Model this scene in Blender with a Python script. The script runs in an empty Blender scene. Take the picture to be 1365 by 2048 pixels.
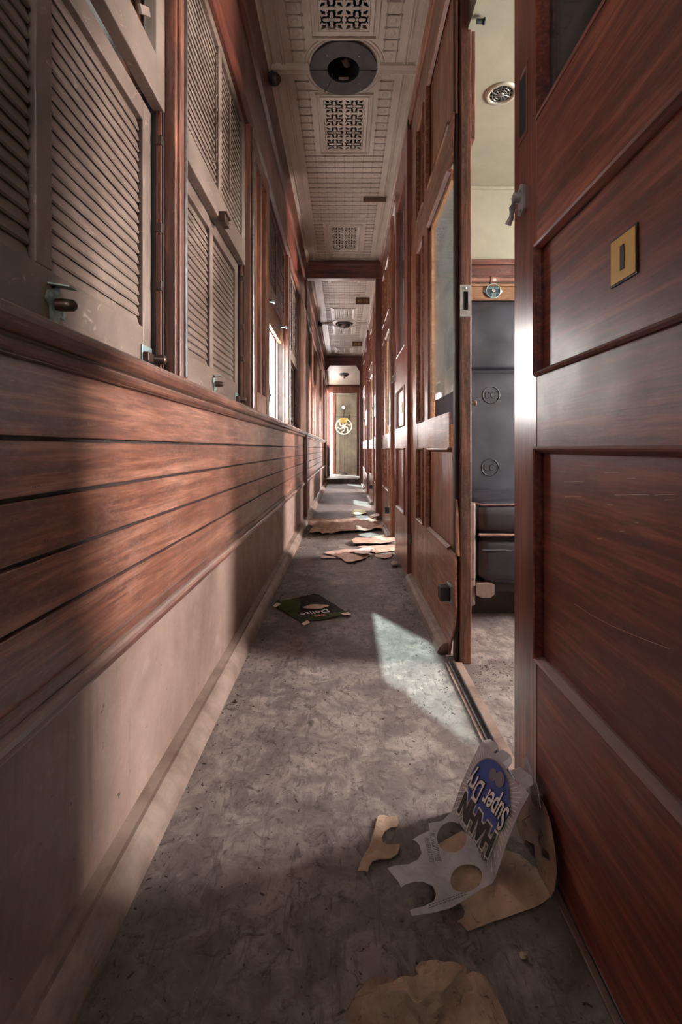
import bpy, math, random
from mathutils import Vector as V, Matrix, noise as mnoise
from mathutils.geometry import delaunay_2d_cdt
random.seed(7)
scn = bpy.context.scene
COL = scn.collection
PI = math.pi
# ------------------------------------------------------------------ camera numbers (1365 x 2048 frame)
F, CX, CY, CH = 950.0, 689.0, 897.0, 0.68
def on_z(px, py, z=0.0):
    Y = (CH - z) * F / (py - CY); return V(((px - CX) / F * Y, Y, z))
def on_x(px, py, X):
    Y = F * X / (px - CX); return V((X, Y, CH + (CY - py) / F * Y))
def on_y(px, py, Y):
    return V(((px - CX) / F * Y, Y, CH + (CY - py) / F * Y))
def on_plane(px, py, p, n):
    d = V(((px - CX) / F, 1.0, (CY - py) / F)); o = V((0, 0, CH))
    return o + d * ((V(p) - o).dot(V(n)) / d.dot(V(n)))
# ------------------------------------------------------------------ materials
def lin(c):
    c = c / 255.0
    return c / 12.92 if c <= 0.04045 else ((c + 0.055) / 1.055) ** 2.4
def rgb(r, g, b): return (lin(r), lin(g), lin(b), 1.0)
class NT:
    def __init__(s, name):
        s.m = bpy.data.materials.new(name); s.m.use_nodes = True
        s.t = s.m.node_tree; s.b = s.t.nodes['Principled BSDF']; s.out = s.t.nodes['Material Output']
        s.tc = s.t.nodes.new('ShaderNodeTexCoord')
    def n(s, kind, **kw):
        nd = s.t.nodes.new(kind)
        for k, v in kw.items():
            if k in nd.inputs: nd.inputs[k].default_value = v
            else: setattr(nd, k, v)
        return nd
    def l(s, a, b): s.t.links.new(a, b)
    def coords(s, scale=(1, 1, 1), rot=(0, 0, 0)):
        mp = s.n('ShaderNodeMapping'); mp.inputs['Scale'].default_value = scale
        mp.inputs['Rotation'].default_value = rot
        s.l(s.tc.outputs['Object'], mp.inputs['Vector']); return mp.outputs['Vector']
    def noise(s, scale, detail=4, rough=0.55, dist=0.0, vec=None, cs=(1, 1, 1)):
        nd = s.n('ShaderNodeTexNoise'); nd.inputs['Scale'].default_value = scale
        nd.inputs['Detail'].default_value = detail; nd.inputs['Roughness'].default_value = rough
        nd.inputs['Distortion'].default_value = dist
        s.l(vec if vec is not None else s.coords(cs), nd.inputs['Vector']); return nd.outputs['Fac']
    def ramp(s, fac, stops):
        r = s.n('ShaderNodeValToRGB'); e = r.color_ramp.elements
        while len(e) < len(stops): e.new(0.5)
        for el, (p, c) in zip(e, stops):
            el.position = p; el.color = c if len(c) == 4 else (*c, 1)
        s.l(fac, r.inputs['Fac']); return r.outputs['Color']
    def mix(s, fac, a, b, mode='MIX'):
        m = s.n('ShaderNodeMix'); m.data_type = 'RGBA'; m.blend_type = mode
        for sock, v in ((m.inputs[0], fac), (m.inputs[6], a), (m.inputs[7], b)):
            if hasattr(v, 'is_linked'): s.l(v, sock)
            else: sock.default_value = v
        return m.outputs[2]
    def math(s, op, a, b=0.0):
        m = s.n('ShaderNodeMath'); m.operation = op
        for sock, v in ((m.inputs[0], a), (m.inputs[1], b)):
            if hasattr(v, 'is_linked'): s.l(v, sock)
            else: sock.default_value = v
        return m.outputs[0]
    def bump(s, h, strength=0.3, dist=0.002):
        b = s.n('ShaderNodeBump'); b.inputs['Strength'].default_value = strength
        b.inputs['Distance'].default_value = dist
        s.l(h, b.inputs['Height']); s.l(b.outputs['Normal'], s.b.inputs['Normal'])
    def base(s, v): s.l(v, s.b.inputs['Base Color'])
    def rough(s, v):
        if hasattr(v, 'is_linked'): s.l(v, s.b.inputs['Roughness'])
        else: s.b.inputs['Roughness'].default_value = v
BW = lambda v: (v, v, v, 1)
def wood(name, dark, mid, light, axis='Y', rough=(0.22, 0.5), dust=0.0, wear=0.4, coat=0.3, dustc=(150, 132, 124)):
    t = NT(name)
    cs = {'Y': (26, 1.7, 26), 'Z': (26, 26, 1.7), 'X': (1.7, 26, 26)}[axis]
    g = t.noise(1.0, 6, 0.62, 0.9, cs=cs)
    c = t.ramp(g, [(0.33, dark), (0.50, mid), (0.66, light)])
    fs = {'Y': (140, 5, 140), 'Z': (140, 140, 5), 'X': (5, 140, 140)}[axis]
    fine = t.noise(1.0, 3, 0.6, 0.3, cs=fs)
    gs = {'Y': (75, 6, 75), 'Z': (75, 75, 6), 'X': (6, 75, 75)}[axis]
    fig = t.noise(1.0, 5, 0.65, 0.8, cs=gs)
    c = t.mix(t.ramp(fig, [(0.36, BW(0.75)), (0.54, BW(0))]), c, dark)
    c = t.mix(t.ramp(fig, [(0.54, BW(0)), (0.70, BW(0.6))]), c, light)
    c = t.mix(t.ramp(fine, [(0.38, BW(0.25)), (0.56, BW(1.0))]), t.mix(0.7, c, dark), c)
    blot = t.noise(3.4, 3, 0.5, 0.2)
    c = t.mix(t.ramp(blot, [(0.30, BW(0.6)), (0.68, BW(0))]), c, dark)
    ws = {'Y': (150, 60, 150), 'Z': (150, 150, 60), 'X': (60, 150, 150)}[axis]
    fl = t.math('ADD', t.math('MULTIPLY', t.noise(1.0, 5, 0.7, 0.4, cs=ws), 0.6), t.math('MULTIPLY', t.noise(5.0, 4, 0.6), 0.4))
    wm = t.ramp(fl, [(0.50, BW(0)), (0.74, BW(wear))])
    c = t.mix(wm, c, rgb(*dustc))
    vs_ = {'Y': (1.2, .35, 1.2), 'Z': (1.2, 1.2, .35), 'X': (.35, 1.2, 1.2)}[axis]
    vo = t.n('ShaderNodeTexVoronoi', Scale=46.0); wv = t.n('ShaderNodeVectorMath', operation='ADD'); t.l(t.coords(vs_), wv.inputs[0]); nw = t.n('ShaderNodeTexNoise', Scale=220.0); sc_n = t.n('ShaderNodeVectorMath', operation='SCALE', Scale=0.012); t.l(t.coords(), nw.inputs['Vector']); t.l(nw.outputs['Color'], sc_n.inputs[0]); t.l(sc_n.outputs[0], wv.inputs[1]); t.l(wv.outputs[0], vo.inputs['Vector'])
    msk = t.noise(4.0, 3)
    sp_ = t.mix(t.ramp(msk, [(0.46, BW(0)), (0.58, BW(1))]), BW(0), t.ramp(vo.outputs['Distance'], [(0.05, BW(0.6)), (0.14, BW(0))]))
    c = t.mix(sp_, c, rgb(34, 19, 15))
    vo2 = t.n('ShaderNodeTexVoronoi', Scale=70.0); t.l(wv.outputs[0], vo2.inputs['Vector'])
    sp2 = t.mix(t.ramp(msk, [(0.42, BW(1)), (0.52, BW(0))]), BW(0), t.ramp(vo2.outputs['Distance'], [(0.03, BW(wear * .7)), (0.12, BW(0))]))
    c = t.mix(sp2, c, rgb(205, 178, 160))
    if dust > 0:
        ge = t.n('ShaderNodeNewGeometry'); sp = t.n('ShaderNodeSeparateXYZ')
        t.l(ge.outputs['Normal'], sp.inputs[0])
        up = t.ramp(sp.outputs['Z'], [(0.25, BW(0)), (0.75, BW(dust))])
        c = t.mix(up, c, rgb(*dustc))
    t.base(c)
    t.rough(t.ramp(t.noise(9.0, 5, 0.65), [(0.3, BW(max(.29, rough[0]))), (0.7, BW(max(.36, rough[1])))]))
    t.b.inputs['Coat Weight'].default_value = coat; t.b.inputs['Coat Roughness'].default_value = 0.22
    h = t.math('ADD', fine, t.math('MULTIPLY', t.noise(45.0, 4, 0.6), 0.8))
    t.bump(h, 0.22, 0.0012)
    return t.m
def plain(name, c, rough=0.6, metal=0.0, var=0.25, scale=14.0, bump=0.15, c2=None, spec=0.5):
    t = NT(name)
    f = t.noise(scale, 6, 0.65, 0.3)
    d = c2 if c2 else tuple(x * (1 - var * 1.6) for x in c[:3]) + (1,)
    t.base(t.ramp(f, [(0.32, d), (0.62, c)]))
    t.rough(t.ramp(t.noise(scale * 1.7, 4), [(0.3, BW(max(0.05 if rough < .25 else .29, rough - 0.1))), (0.7, BW(min(1, rough + 0.12)))]))
    t.b.inputs['Metallic'].default_value = metal
    t.b.inputs['Specular IOR Level'].default_value = spec
    if bump: t.bump(t.noise(scale * 5, 4), bump, 0.001)
    return t.m
def make_floor():
    t = NT('dusty_linoleum')
    a = t.noise(2.6, 7, 0.66, 0.4); b = t.noise(13.0, 7, 0.7, 0.9)
    c = t.ramp(t.math('ADD', t.math('MULTIPLY', a, 0.5), t.math('MULTIPLY', b, 0.5)),
               [(0.32, rgb(56, 48, 45)), (0.48, rgb(96, 85, 81)), (0.64, rgb(146, 134, 128))])
    scr = t.noise(1.0, 4, 0.6, 1.6, cs=(60, 14, 1))
    c = t.mix(t.ramp(scr, [(0.36, BW(0.45)), (0.44, BW(0))]), c, rgb(62, 52, 48))
    sw = t.noise(38.0, 8, 0.78, 1.0)
    c = t.mix(t.ramp(sw, [(0.36, BW(0.85)), (0.47, BW(0))]), c, rgb(52, 43, 39))
    c = t.mix(t.ramp(sw, [(0.62, BW(0)), (0.75, BW(0.4))]), c, rgb(190, 180, 172))
    vo = t.n('ShaderNodeTexVoronoi', Scale=60.0); t.l(t.coords(), vo.inputs['Vector'])
    sp = t.ramp(vo.outputs['Distance'], [(0.07, BW(0.85)), (0.14, BW(0))])
    sp = t.mix(t.ramp(t.noise(5.0, 3), [(0.5, BW(0)), (0.6, BW(1))]), BW(0), sp)
    c = t.mix(sp, c, rgb(40, 32, 28))
    t.base(c); t.rough(t.ramp(b, [(0.3, BW(0.5)), (0.7, BW(0.85))]))
    t.b.inputs['Specular IOR Level'].default_value = 0.35
    t.bump(t.math('ADD', sw, b), 0.35, 0.003); return t.m
def make_dado():
    t = NT('stained_dado_sheet')
    a = t.noise(1.0, 6, 0.62, 0.5, cs=(4, 4, 2.2)); b = t.noise(22.0, 6, 0.7, 0.5)
    c = t.ramp(a, [(0.3, rgb(96, 76, 69)), (0.5, rgb(124, 101, 92)), (0.7, rgb(144, 120, 110))])
    c = t.mix(t.ramp(b, [(0.55, BW(0)), (0.7, BW(0.4))]), c, rgb(168, 148, 138))
    st = t.noise(1.0, 5, 0.6, 0.2, cs=(30, 30, 2.5))
    c = t.mix(t.ramp(st, [(0.28, BW(0.7)), (0.4, BW(0))]), c, rgb(92, 66, 58))
    sp = t.noise(48.0, 3, 0.5, 0.6)
    c = t.mix(t.ramp(sp, [(0.24, BW(0.9)), (0.29, BW(0))]), c, rgb(45, 28, 24))
    t.base(c); t.rough(t.ramp(b, [(0.3, BW(0.3)), (0.7, BW(0.6))])); t.bump(b, 0.25, 0.002); return t.m
def make_shutter():
    t = NT('weathered_shutter_paint')
    a = t.noise(5.0, 6, 0.62, 0.5); b = t.noise(1.0, 5, 0.65, 0.4, cs=(60, 4, 60)); d = t.noise(30.0, 6, 0.75, 0.8)
    c = t.ramp(a, [(0.3, rgb(80, 65, 56)), (0.5, rgb(103, 86, 76)), (0.7, rgb(124, 106, 95))])
    c = t.mix(t.ramp(d, [(0.60, BW(0)), (0.72, BW(0.55))]), c, rgb(196, 174, 160))
    c = t.mix(t.ramp(b, [(0.26, BW(0.55)), (0.42, BW(0))]), c, rgb(86, 62, 53))
    e = t.noise(75.0, 3, 0.5, 1.5)
    c = t.mix(t.ramp(e, [(0.22, BW(0.9)), (0.29, BW(0))]), c, rgb(52, 36, 31))
    t.base(c); t.rough(t.ramp(a, [(0.3, BW(0.42)), (0.7, BW(0.62))])); t.bump(d, 0.2, 0.001); return t.m
def make_ceiling():
    t = NT('pressed_metal_paint')
    a = t.noise(2.3, 6, 0.6); b = t.noise(40.0, 6, 0.7)
    c = t.ramp(a, [(0.3, rgb(146, 130, 118)), (0.65, rgb(184, 168, 155))])
    c = t.mix(t.ramp(b, [(0.60, BW(0)), (0.72, BW(0.35))]), c, rgb(132, 110, 98))
    t.base(c); t.rough(0.36); t.bump(t.noise(120.0, 3), 0.25, 0.0012); return t.m
def make_leather():
    t = NT('cracked_blue_vinyl')
    a = t.noise(7.0, 5, 0.6)
    c = t.ramp(a, [(0.3, rgb(22, 21, 27)), (0.7, rgb(40, 39, 48))])
    vo = t.n('ShaderNodeTexVoronoi', Scale=220.0, feature='DISTANCE_TO_EDGE'); t.l(t.coords(), vo.inputs['Vector'])
    cr = t.noise(30.0, 6, 0.75, 1.5)
    c = t.mix(t.ramp(cr, [(0.62, BW(0)), (0.74, BW(0.5))]), c, rgb(66, 65, 73))
    t.base(c); t.rough(t.ramp(a, [(0.3, BW(0.3)), (0.7, BW(0.5))]))
    t.bump(t.math('ADD', t.math('MULTIPLY', vo.outputs['Distance'], 0.5), cr), 0.35, 0.0012); return t.m
def make_glass(name, tint=(0.92, 0.96, 0.96, 1), dirt=0.12):
    t = NT(name); t.t.nodes.remove(t.b)
    tr = t.n('ShaderNodeBsdfTransparent'); tr.inputs[0].default_value = tint
    gl = t.n('ShaderNodeBsdfGlossy'); gl.inputs['Roughness'].default_value = 0.03
    df = t.n('ShaderNodeBsdfDiffuse'); df.inputs[0].default_value = rgb(170, 168, 162)
    fr = t.n('ShaderNodeFresnel'); fr.inputs[0].default_value = 1.5
    m1 = t.n('ShaderNodeMixShader'); m2 = t.n('ShaderNodeMixShader')
    t.l(fr.outputs[0], m1.inputs[0]); t.l(tr.outputs[0], m1.inputs[1]); t.l(gl.outputs[0], m1.inputs[2])
    t.l(t.ramp(t.noise(6.0, 6, 0.7, 1.0), [(0.4, BW(dirt * 0.3)), (0.7, BW(dirt * 2))]), m2.inputs[0])
    t.l(m1.outputs[0], m2.inputs[1]); t.l(df.outputs[0], m2.inputs[2]); t.l(m2.outputs[0], t.out.inputs[0])
    return t.m
def make_card(name, c1, c2, spots=0.5, rough=0.75):
    t = NT(name); t.b.inputs['Specular IOR Level'].default_value = 0.25
    a = t.noise(16.0, 6, 0.65, 0.4)
    c = t.ramp(a, [(0.3, c1), (0.65, c2)])
    c = t.mix(t.ramp(t.noise(70.0, 3, 0.6, 0.8), [(0.3, BW(spots)), (0.4, BW(0))]), c, tuple(x * 0.4 for x in c1[:3]) + (1,))
    t.base(c); t.rough(rough); t.bump(t.noise(60.0, 5, 0.7), 0.3, 0.0015); return t.m
M = {}
D1, D2, D3 = rgb(62, 32, 24), rgb(124, 70, 52), rgb(176, 112, 86)
M['plank'] = wood('varnished_plank_wood', rgb(84, 48, 37), rgb(132, 82, 64), rgb(180, 128, 106), 'Y', (0.2, 0.42), wear=0.45)
M['post'] = wood('varnished_post_wood', rgb(66, 36, 26), rgb(124, 74, 54), rgb(168, 110, 82), 'Z', (0.25, 0.5), wear=0.3)
M['trim'] = wood('dusty_moulding_wood', rgb(66, 38, 30), rgb(110, 68, 54), rgb(150, 100, 80), 'Y', (0.28, 0.5), dust=0.55, wear=0.35)
M['frieze'] = wood('dark_frieze_wood', rgb(62, 28, 20), rgb(108, 54, 40), rgb(140, 80, 62), 'Y', (0.22, 0.4), wear=0.1)
M['redY'] = wood('red_mahogany_rail', rgb(84, 33, 23), rgb(136, 64, 46), rgb(180, 102, 77), 'Y', (0.36, 0.54), dust=0.6, wear=0.2, coat=0.1)
M['redZ'] = wood('red_mahogany_stile', rgb(82, 35, 25), rgb(136, 68, 50), rgb(178, 104, 80), 'Z', (0.14, 0.34), dust=0.6, wear=0.2, coat=0.5)
M['paint_red'] = wood('faded_red_door_paint', rgb(112, 58, 46), rgb(142, 80, 66), rgb(166, 106, 92), 'Z', (0.3, 0.5), dust=0.5, wear=0.3)
M['partY'] = wood('partition_rail_wood', rgb(98, 56, 40), rgb(160, 100, 74), rgb(202, 142, 110), 'Y', (0.24, 0.5), dust=0.6, wear=0.35)
M['partZ'] = wood('partition_stile_wood', rgb(98, 56, 40), rgb(162, 102, 74), rgb(206, 144, 110), 'Z', (0.24, 0.5), dust=0.5, wear=0.35)
M['sash'] = wood('pale_sash_wood', rgb(128, 84, 52), rgb(172, 122, 80), rgb(200, 152, 108), 'Y', (0.3, 0.5), wear=0.3)
M['beam'] = wood('red_bulkhead_wood', rgb(62, 26, 18), rgb(112, 54, 40), rgb(144, 80, 60), 'X', (0.2, 0.4), wear=0.1)
M['bulkpost'] = wood('red_bulkhead_post_wood', rgb(66, 30, 21), rgb(118, 60, 44), rgb(156, 92, 70), 'Z', (0.2, 0.4), wear=0.25)
M['jamb'] = wood('worn_jamb_wood', rgb(52, 28, 20), rgb(112, 64, 46), rgb(160, 100, 74), 'Z', (0.35, 0.6), wear=0.4)
M['darkwood'] = plain('dark_recess_wood', rgb(44, 26, 20), 0.6, var=0.4)
M['floor'] = make_floor(); M['dado'] = make_dado(); M['shutter'] = make_shutter()
M['ceiling'] = make_ceiling(); M['leather'] = make_leather()
M['pane'] = make_glass('dusty_window_glass'); M['pane_clear'] = make_glass('window_glass', (0.97, 0.99, 0.99, 1), 0.04)
M['base'] = plain('scuffed_skirting_paint', rgb(132, 112, 101), 0.5, var=0.35, scale=9, c2=rgb(84, 64, 55))
M['cream'] = plain('cream_compartment_paint', rgb(124, 120, 104), 0.38, var=0.10, scale=6)
M['black'] = plain('black_void_shade', rgb(10, 9, 9), 0.9, bump=0)  # black colour stands in for the darkness inside holes and slots
M['ring'] = plain('sooty_grey_paint', rgb(46, 40, 38), 0.55, var=0.3, scale=9)
M['steel'] = plain('dull_steel', rgb(150, 150, 150), 0.3, 1.0, 0.3, 30, 0.05)
M['nickel'] = plain('worn_nickel', rgb(176, 174, 172), 0.32, 0.35, 0.2, 30, 0.05)
M['green_metal'] = plain('green_grey_enamel', rgb(118, 134, 126), 0.42, 0.2, 0.25, 40)
M['teal_metal'] = plain('pale_zinc_plate', rgb(150, 172, 172), 0.4, 0.5, 0.3, 40)
M['brown_metal'] = plain('brown_bronze', rgb(84, 66, 58), 0.4, 0.7, 0.3, 40)
M['rubber'] = plain('black_rubber', rgb(28, 29, 31), 0.6, bump=0.05)
M['yellow'] = plain('yellow_enamel', rgb(246, 204, 96), 0.45, var=0.1, scale=20)
M['ink'] = plain('black_ink', rgb(20, 17, 16), 0.55, bump=0)
M['white_ink'] = plain('white_ink', rgb(214, 206, 202), 0.55, var=0.06, bump=0)
M['blue_ink'] = plain('blue_ink', rgb(34, 62, 150), 0.45, var=0.3, scale=40, bump=0)
M['grey_ink'] = plain('grey_ink', rgb(104, 98, 106), 0.55, bump=0)
M['red_ink'] = plain('red_ink', rgb(172, 60, 46), 0.5, bump=0)
M['silver_card'] = make_card('silver_printed_card', rgb(136, 130, 132), rgb(176, 170, 172), 0.2, 0.45)
M['kraft'] = make_card('brown_kraft_card', rgb(126, 103, 86), rgb(168, 143, 121), 0.6)
M['kraft_dark'] = make_card('aged_kraft_card', rgb(118, 97, 82), rgb(162, 137, 117), 0.8)
M['paper_pink'] = make_card('dusty_brown_paper', rgb(148, 118, 104), rgb(190, 160, 144), 0.3)
M['paper_pale'] = make_card('pale_torn_paper', rgb(186, 162, 150), rgb(222, 204, 194), 0.25)
M['green_card'] = make_card('dark_green_card', rgb(30, 36, 15), rgb(62, 74, 26), 0.2, 0.8)
M['brown_print'] = make_card('brown_printed_card', rgb(16, 12, 10), rgb(30, 22, 18), 0.2, 0.8)
M['stone'] = plain('dusty_stone', rgb(156, 140, 122), 0.8, var=0.4, scale=30, bump=0.5)
M['yellow_paper'] = make_card('yellowed_paper', rgb(190, 184, 146), rgb(222, 218, 186), 0.4)
M['wheel'] = plain('chipped_white_paint', rgb(226, 218, 204), 0.4, var=0.15, scale=30)
M['end_paint'] = plain('grimy_beige_paint', rgb(128, 116, 98), 0.5, var=0.3, scale=3)
M['grit'] = plain('floor_grit', rgb(70, 58, 50), 0.9, var=0.4)
M['globe'] = plain('milk_glass', rgb(226, 220, 212), 0.2, var=0.05)
M['sign_wood'] = plain('brown_sign_board', rgb(84, 56, 40), 0.5, var=0.3)
M['gold_ink'] = plain('dull_gold_lettering', rgb(168, 128, 74), 0.5, bump=0)
M['pipe'] = plain('copper_brown_pipe', rgb(118, 84, 72), 0.35, 0.3, 0.2, 20)
# ------------------------------------------------------------------ mesh building
class MB:
    def __init__(s): s.v = []; s.f = []; s.m = []; s.sm = []
    def add(s, vs, fs, mi=0, smooth=False):
        o = len(s.v); s.v += [tuple(p) for p in vs]
        for f in fs: s.f.append(tuple(i + o for i in f)); s.m.append(mi); s.sm.append(smooth)
        return s
    def box(s, x0, x1, y0, y1, z0, z1, mi=0, mat=None):
        vs = [V((x, y, z)) for x in (x0, x1) for y in (y0, y1) for z in (z0, z1)]
        if mat is not None: vs = [mat @ p for p in vs]
        return s.add(vs, [(0, 1, 3, 2), (4, 6, 7, 5), (0, 4, 5, 1), (2, 3, 7, 6), (0, 2, 6, 4), (1, 5, 7, 3)], mi)
    def prism_y(s, prof, y0, y1, mi=0, smooth=False):
        n = len(prof)
        vs = [(x, y0, z) for x, z in prof] + [(x, y1, z) for x, z in prof]
        fs = [(i, (i + 1) % n, n + (i + 1) % n, n + i) for i in range(n)]
        s.add(vs, fs, mi, smooth); s.add(vs, [tuple(range(n))[::-1], tuple(range(n, 2 * n))], mi); return s
    def prism(s, prof, a, b, u, w, mi=0, smooth=False):
        a, b, u, w = V(a), V(b), V(u), V(w); n = len(prof)
        vs = [a + u * p + w * q for p, q in prof] + [b + u * p + w * q for p, q in prof]
        s.add(vs, [(i, (i + 1) % n, n + (i + 1) % n, n + i) for i in range(n)], mi, smooth)
        s.add(vs, [tuple(range(n))[::-1], tuple(range(n, 2 * n))], mi); return s
    def tube(s, path, r, seg=10, mi=0, closed=False, up=(0, 0, 1)):
        path = [V(p) for p in path]; n = len(path); vs = []; rs = r if isinstance(r, (list, tuple)) else [r] * n
        up = V(up)
        for i, p in enumerate(path):
            a = path[(i - 1) % n] if (closed or i > 0) else p
            b = path[(i + 1) % n] if (closed or i < n - 1) else p
            t = (b - a).normalized(); q = V((1, 0, 0)) if abs(t.dot(up)) > 0.95 else up
            u = t.cross(q).normalized(); w = u.cross(t)
            for k in range(seg):
                c = 2 * PI * k / seg; vs.append(p + (u * math.cos(c) + w * math.sin(c)) * rs[i])
        fs = []
        for i in range(n if closed else n - 1):
            j = (i + 1) % n
            for k in range(seg): fs.append((i * seg + k, i * seg + (k + 1) % seg, j * seg + (k + 1) % seg, j * seg + k))
        s.add(vs, fs, mi, True)
        if not closed: s.add(vs, [tuple(range(seg))[::-1], tuple(range((n - 1) * seg, n * seg))], mi)
        return s
    def cyl(s, a, b, r, seg=16, mi=0): return s.tube([a, b], r, seg, mi)
    def lathe(s, prof, o, ax=(0, 0, 1), seg=32, mi=0, smooth=True):
        ax = V(ax).normalized(); q = V((1, 0, 0)) if abs(ax.x) < 0.9 else V((0, 1, 0))
        u = ax.cross(q).normalized(); w = ax.cross(u); o = V(o); n = len(prof); vs = []
        for k in range(seg):
            c = 2 * PI * k / seg; d = u * math.cos(c) + w * math.sin(c)
            vs += [o + d * r + ax * h for r, h in prof]
        fs = []
        for k in range(seg):
            j = (k + 1) % seg
            for i in range(n - 1): fs.append((k * n + i, j * n + i, j * n + i + 1, k * n + i + 1))
        return s.add(vs, fs, mi, smooth)
    def ring(s, o, u, w, nrm, hu, hw, prof, mi=0):
        """mitred rectangular frame round o; prof = (inset, height) points of a closed section"""
        o, u, w, nrm = V(o), V(u), V(w), V(nrm); n = len(prof); vs = []
        for su, sw in ((-1, -1), (1, -1), (1, 1), (-1, 1)): vs += [o + u * su * (hu - p) + w * sw * (hw - p) + nrm * q for p, q in prof]
        fs = []
        for c in range(4):
            d = (c + 1) % 4
            for i in range(n): fs.append((c * n + i, d * n + i, d * n + (i + 1) % n, c * n + (i + 1) % n))
        return s.add(vs, fs, mi)
    def build(s, name, mats, parent=None, bevel=0.0, seg=2):
        me = bpy.data.meshes.new(name); o0 = parent_loc(parent)
        me.from_pydata([tuple(V(p) - o0) for p in s.v], [], s.f)
        for m in (mats if isinstance(mats, (list, tuple)) else [mats]): me.materials.append(M[m] if isinstance(m, str) else m)
        me.polygons.foreach_set('material_index', s.m); me.polygons.foreach_set('use_smooth', s.sm)
        me.validate(); me.update()
        o = bpy.data.objects.new(name, me); COL.objects.link(o)
        if parent: o.parent = parent
        if bevel:
            b = o.modifiers.new('bevel', 'BEVEL'); b.width = bevel; b.segments = seg; b.limit_method = 'ANGLE'
            b.angle_limit = math.radians(40)
        return o
def parent_loc(p):
    o = V((0, 0, 0))
    while p: o += p.location; p = p.parent
    return o
def tag(o, label=None, cat=None, group=None, kind=None):
    if label: o['label'] = label
    if cat: o['category'] = cat
    if group: o['group'] = group
    if kind: o['kind'] = kind
    return o
def empty(name, loc, label=None, cat=None, group=None, kind=None):
    o = bpy.data.objects.new(name, None); COL.objects.link(o); o.location = loc; o.empty_display_size = 0.05
    return tag(o, label, cat, group, kind)
def struct(o, label=None, cat=None): return tag(o, label, cat, None, 'structure')
def text(name, body, size, M4, mat, parent, extrude=0.0004, offset=0.0, sx=1.0):
    cu = bpy.data.curves.new(name, 'FONT'); cu.body = body; cu.size = size; cu.extrude = extrude; cu.offset = offset
    cu.align_x = 'CENTER'; cu.align_y = 'CENTER'
    tmp = bpy.data.objects.new('tmp', cu); COL.objects.link(tmp)
    dg = bpy.context.evaluated_depsgraph_get(); dg.update()
    me = bpy.data.meshes.new_from_object(tmp.evaluated_get(dg)); bpy.data.objects.remove(tmp)
    o0 = parent_loc(parent)
    me.transform(Matrix.Translation(-o0) @ M4 @ Matrix.Diagonal((sx, 1, 1, 1)))
    me.materials.clear(); me.materials.append(M[mat]); me.name = name
    o = bpy.data.objects.new(name, me); COL.objects.link(o)
    if parent: o.parent = parent
    return o
def frame(o, x, y, n=None):
    x, y = V(x).normalized(), V(y).normalized(); z = x.cross(y).normalized(); y = z.cross(x)
    m = Matrix((x, y, z)).transposed().to_4x4(); m.translation = V(o); return m
def inside(p, poly):
    c = False; n = len(poly); j = n - 1
    for i in range(n):
        a, b = poly[i], poly[j]
        if (a[1] > p[1]) != (b[1] > p[1]) and p[0] < (b[0] - a[0]) * (p[1] - a[1]) / (b[1] - a[1]) + a[0]: c = not c
        j = i
    return c
def dens(poly, step):
    out = []
    for i in range(len(poly)):
        a, b = V(poly[i]), V(poly[(i + 1) % len(poly)]); n = max(1, int((b - a).length / step))
        out += [a + (b - a) * (k / n) for k in range(n)]
    return out
def circ(c, r, n=24, ry=None): return [(c[0] + r * math.cos(2 * PI * k / n), c[1] + (ry or r) * math.sin(2 * PI * k / n)) for k in range(n)]
def sheet(outline, holes=(), step=0.01, thick=0.0006, func=None, M4=None, name='sheet', mats='kraft', parent=None, matfn=None):
    """a thin bent sheet: outline/holes in its own plane, func(u,v) -> height above the plane"""
    loops = [dens(outline, step)] + [dens(h, step) for h in holes]
    vs, es = [], []
    for lp in loops:
        o = len(vs); vs += [V((p[0], p[1])) for p in lp]; es += [(o + i, o + (i + 1) % len(lp)) for i in range(len(lp))]
    xs = [p[0] for p in outline]; ys = [p[1] for p in outline]
    x = min(xs) + step * 0.5; k = 0
    while x < max(xs):
        y = min(ys) + step * (0.25 + 0.5 * (k % 2))
        while y < max(ys):
            q = (x + random.uniform(-.2, .2) * step, y + random.uniform(-.2, .2) * step)
            if inside(q, outline) and not any(inside(q, h) for h in holes): vs.append(V(q))
            y += step
        x += step; k += 1
    r = delaunay_2d_cdt(vs, es, [], 0, 1e-6)
    pts, tris = r[0], r[2]
    ok = []
    for t in tris:
        c = sum((pts[i] for i in t), V((0, 0))) / 3
        if inside(c, outline) and not any(inside(c, h) for h in holes): ok.append(t)
    mb = MB(); f = func or (lambda u, v: 0.0)
    P3 = [V((p[0], p[1], f(p[0], p[1]))) for p in pts]
    if M4 is not None: P3 = [M4 @ p for p in P3]
    mb.add(P3, ok, 0, False)
    if matfn: mb.m = [matfn(sum((pts[i] for i in t), V((0, 0))) / 3) for t in ok]
    o = mb.build(name, mats, parent)
    sol = o.modifiers.new('solid', 'SOLIDIFY'); sol.thickness = thick; sol.offset = 1.0
    return o
def nz(u, v, s, seed=0.0): return mnoise.noise(V((u * s + seed, v * s - seed * 0.7, seed)))
def crumple(u, v, s, seed):  # sharp folded creases
    return abs(nz(u, v, s, seed)) + 0.5 * abs(nz(u, v, s * 2.3, seed + 3.1))
# ================================================================== THE SETTING
XL, XR = -0.372, 0.345          # wall faces of the corridor
XP = -0.352                     # face of the window posts
ZC, ZHEAD, ZSILL = 2.42, 1.90, 0.785
B1, B2 = 4.385, 8.93            # bulkheads
Y0 = -1.3
XOUT = 2.12                     # outer wall of the compartments
struct(MB().box(-0.46, XOUT + .08, Y0 - .05, 9.2, -0.05, 0).build('floor', 'floor'), 'dusty grey brown linoleum floor of the corridor and compartments', 'floor')
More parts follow.
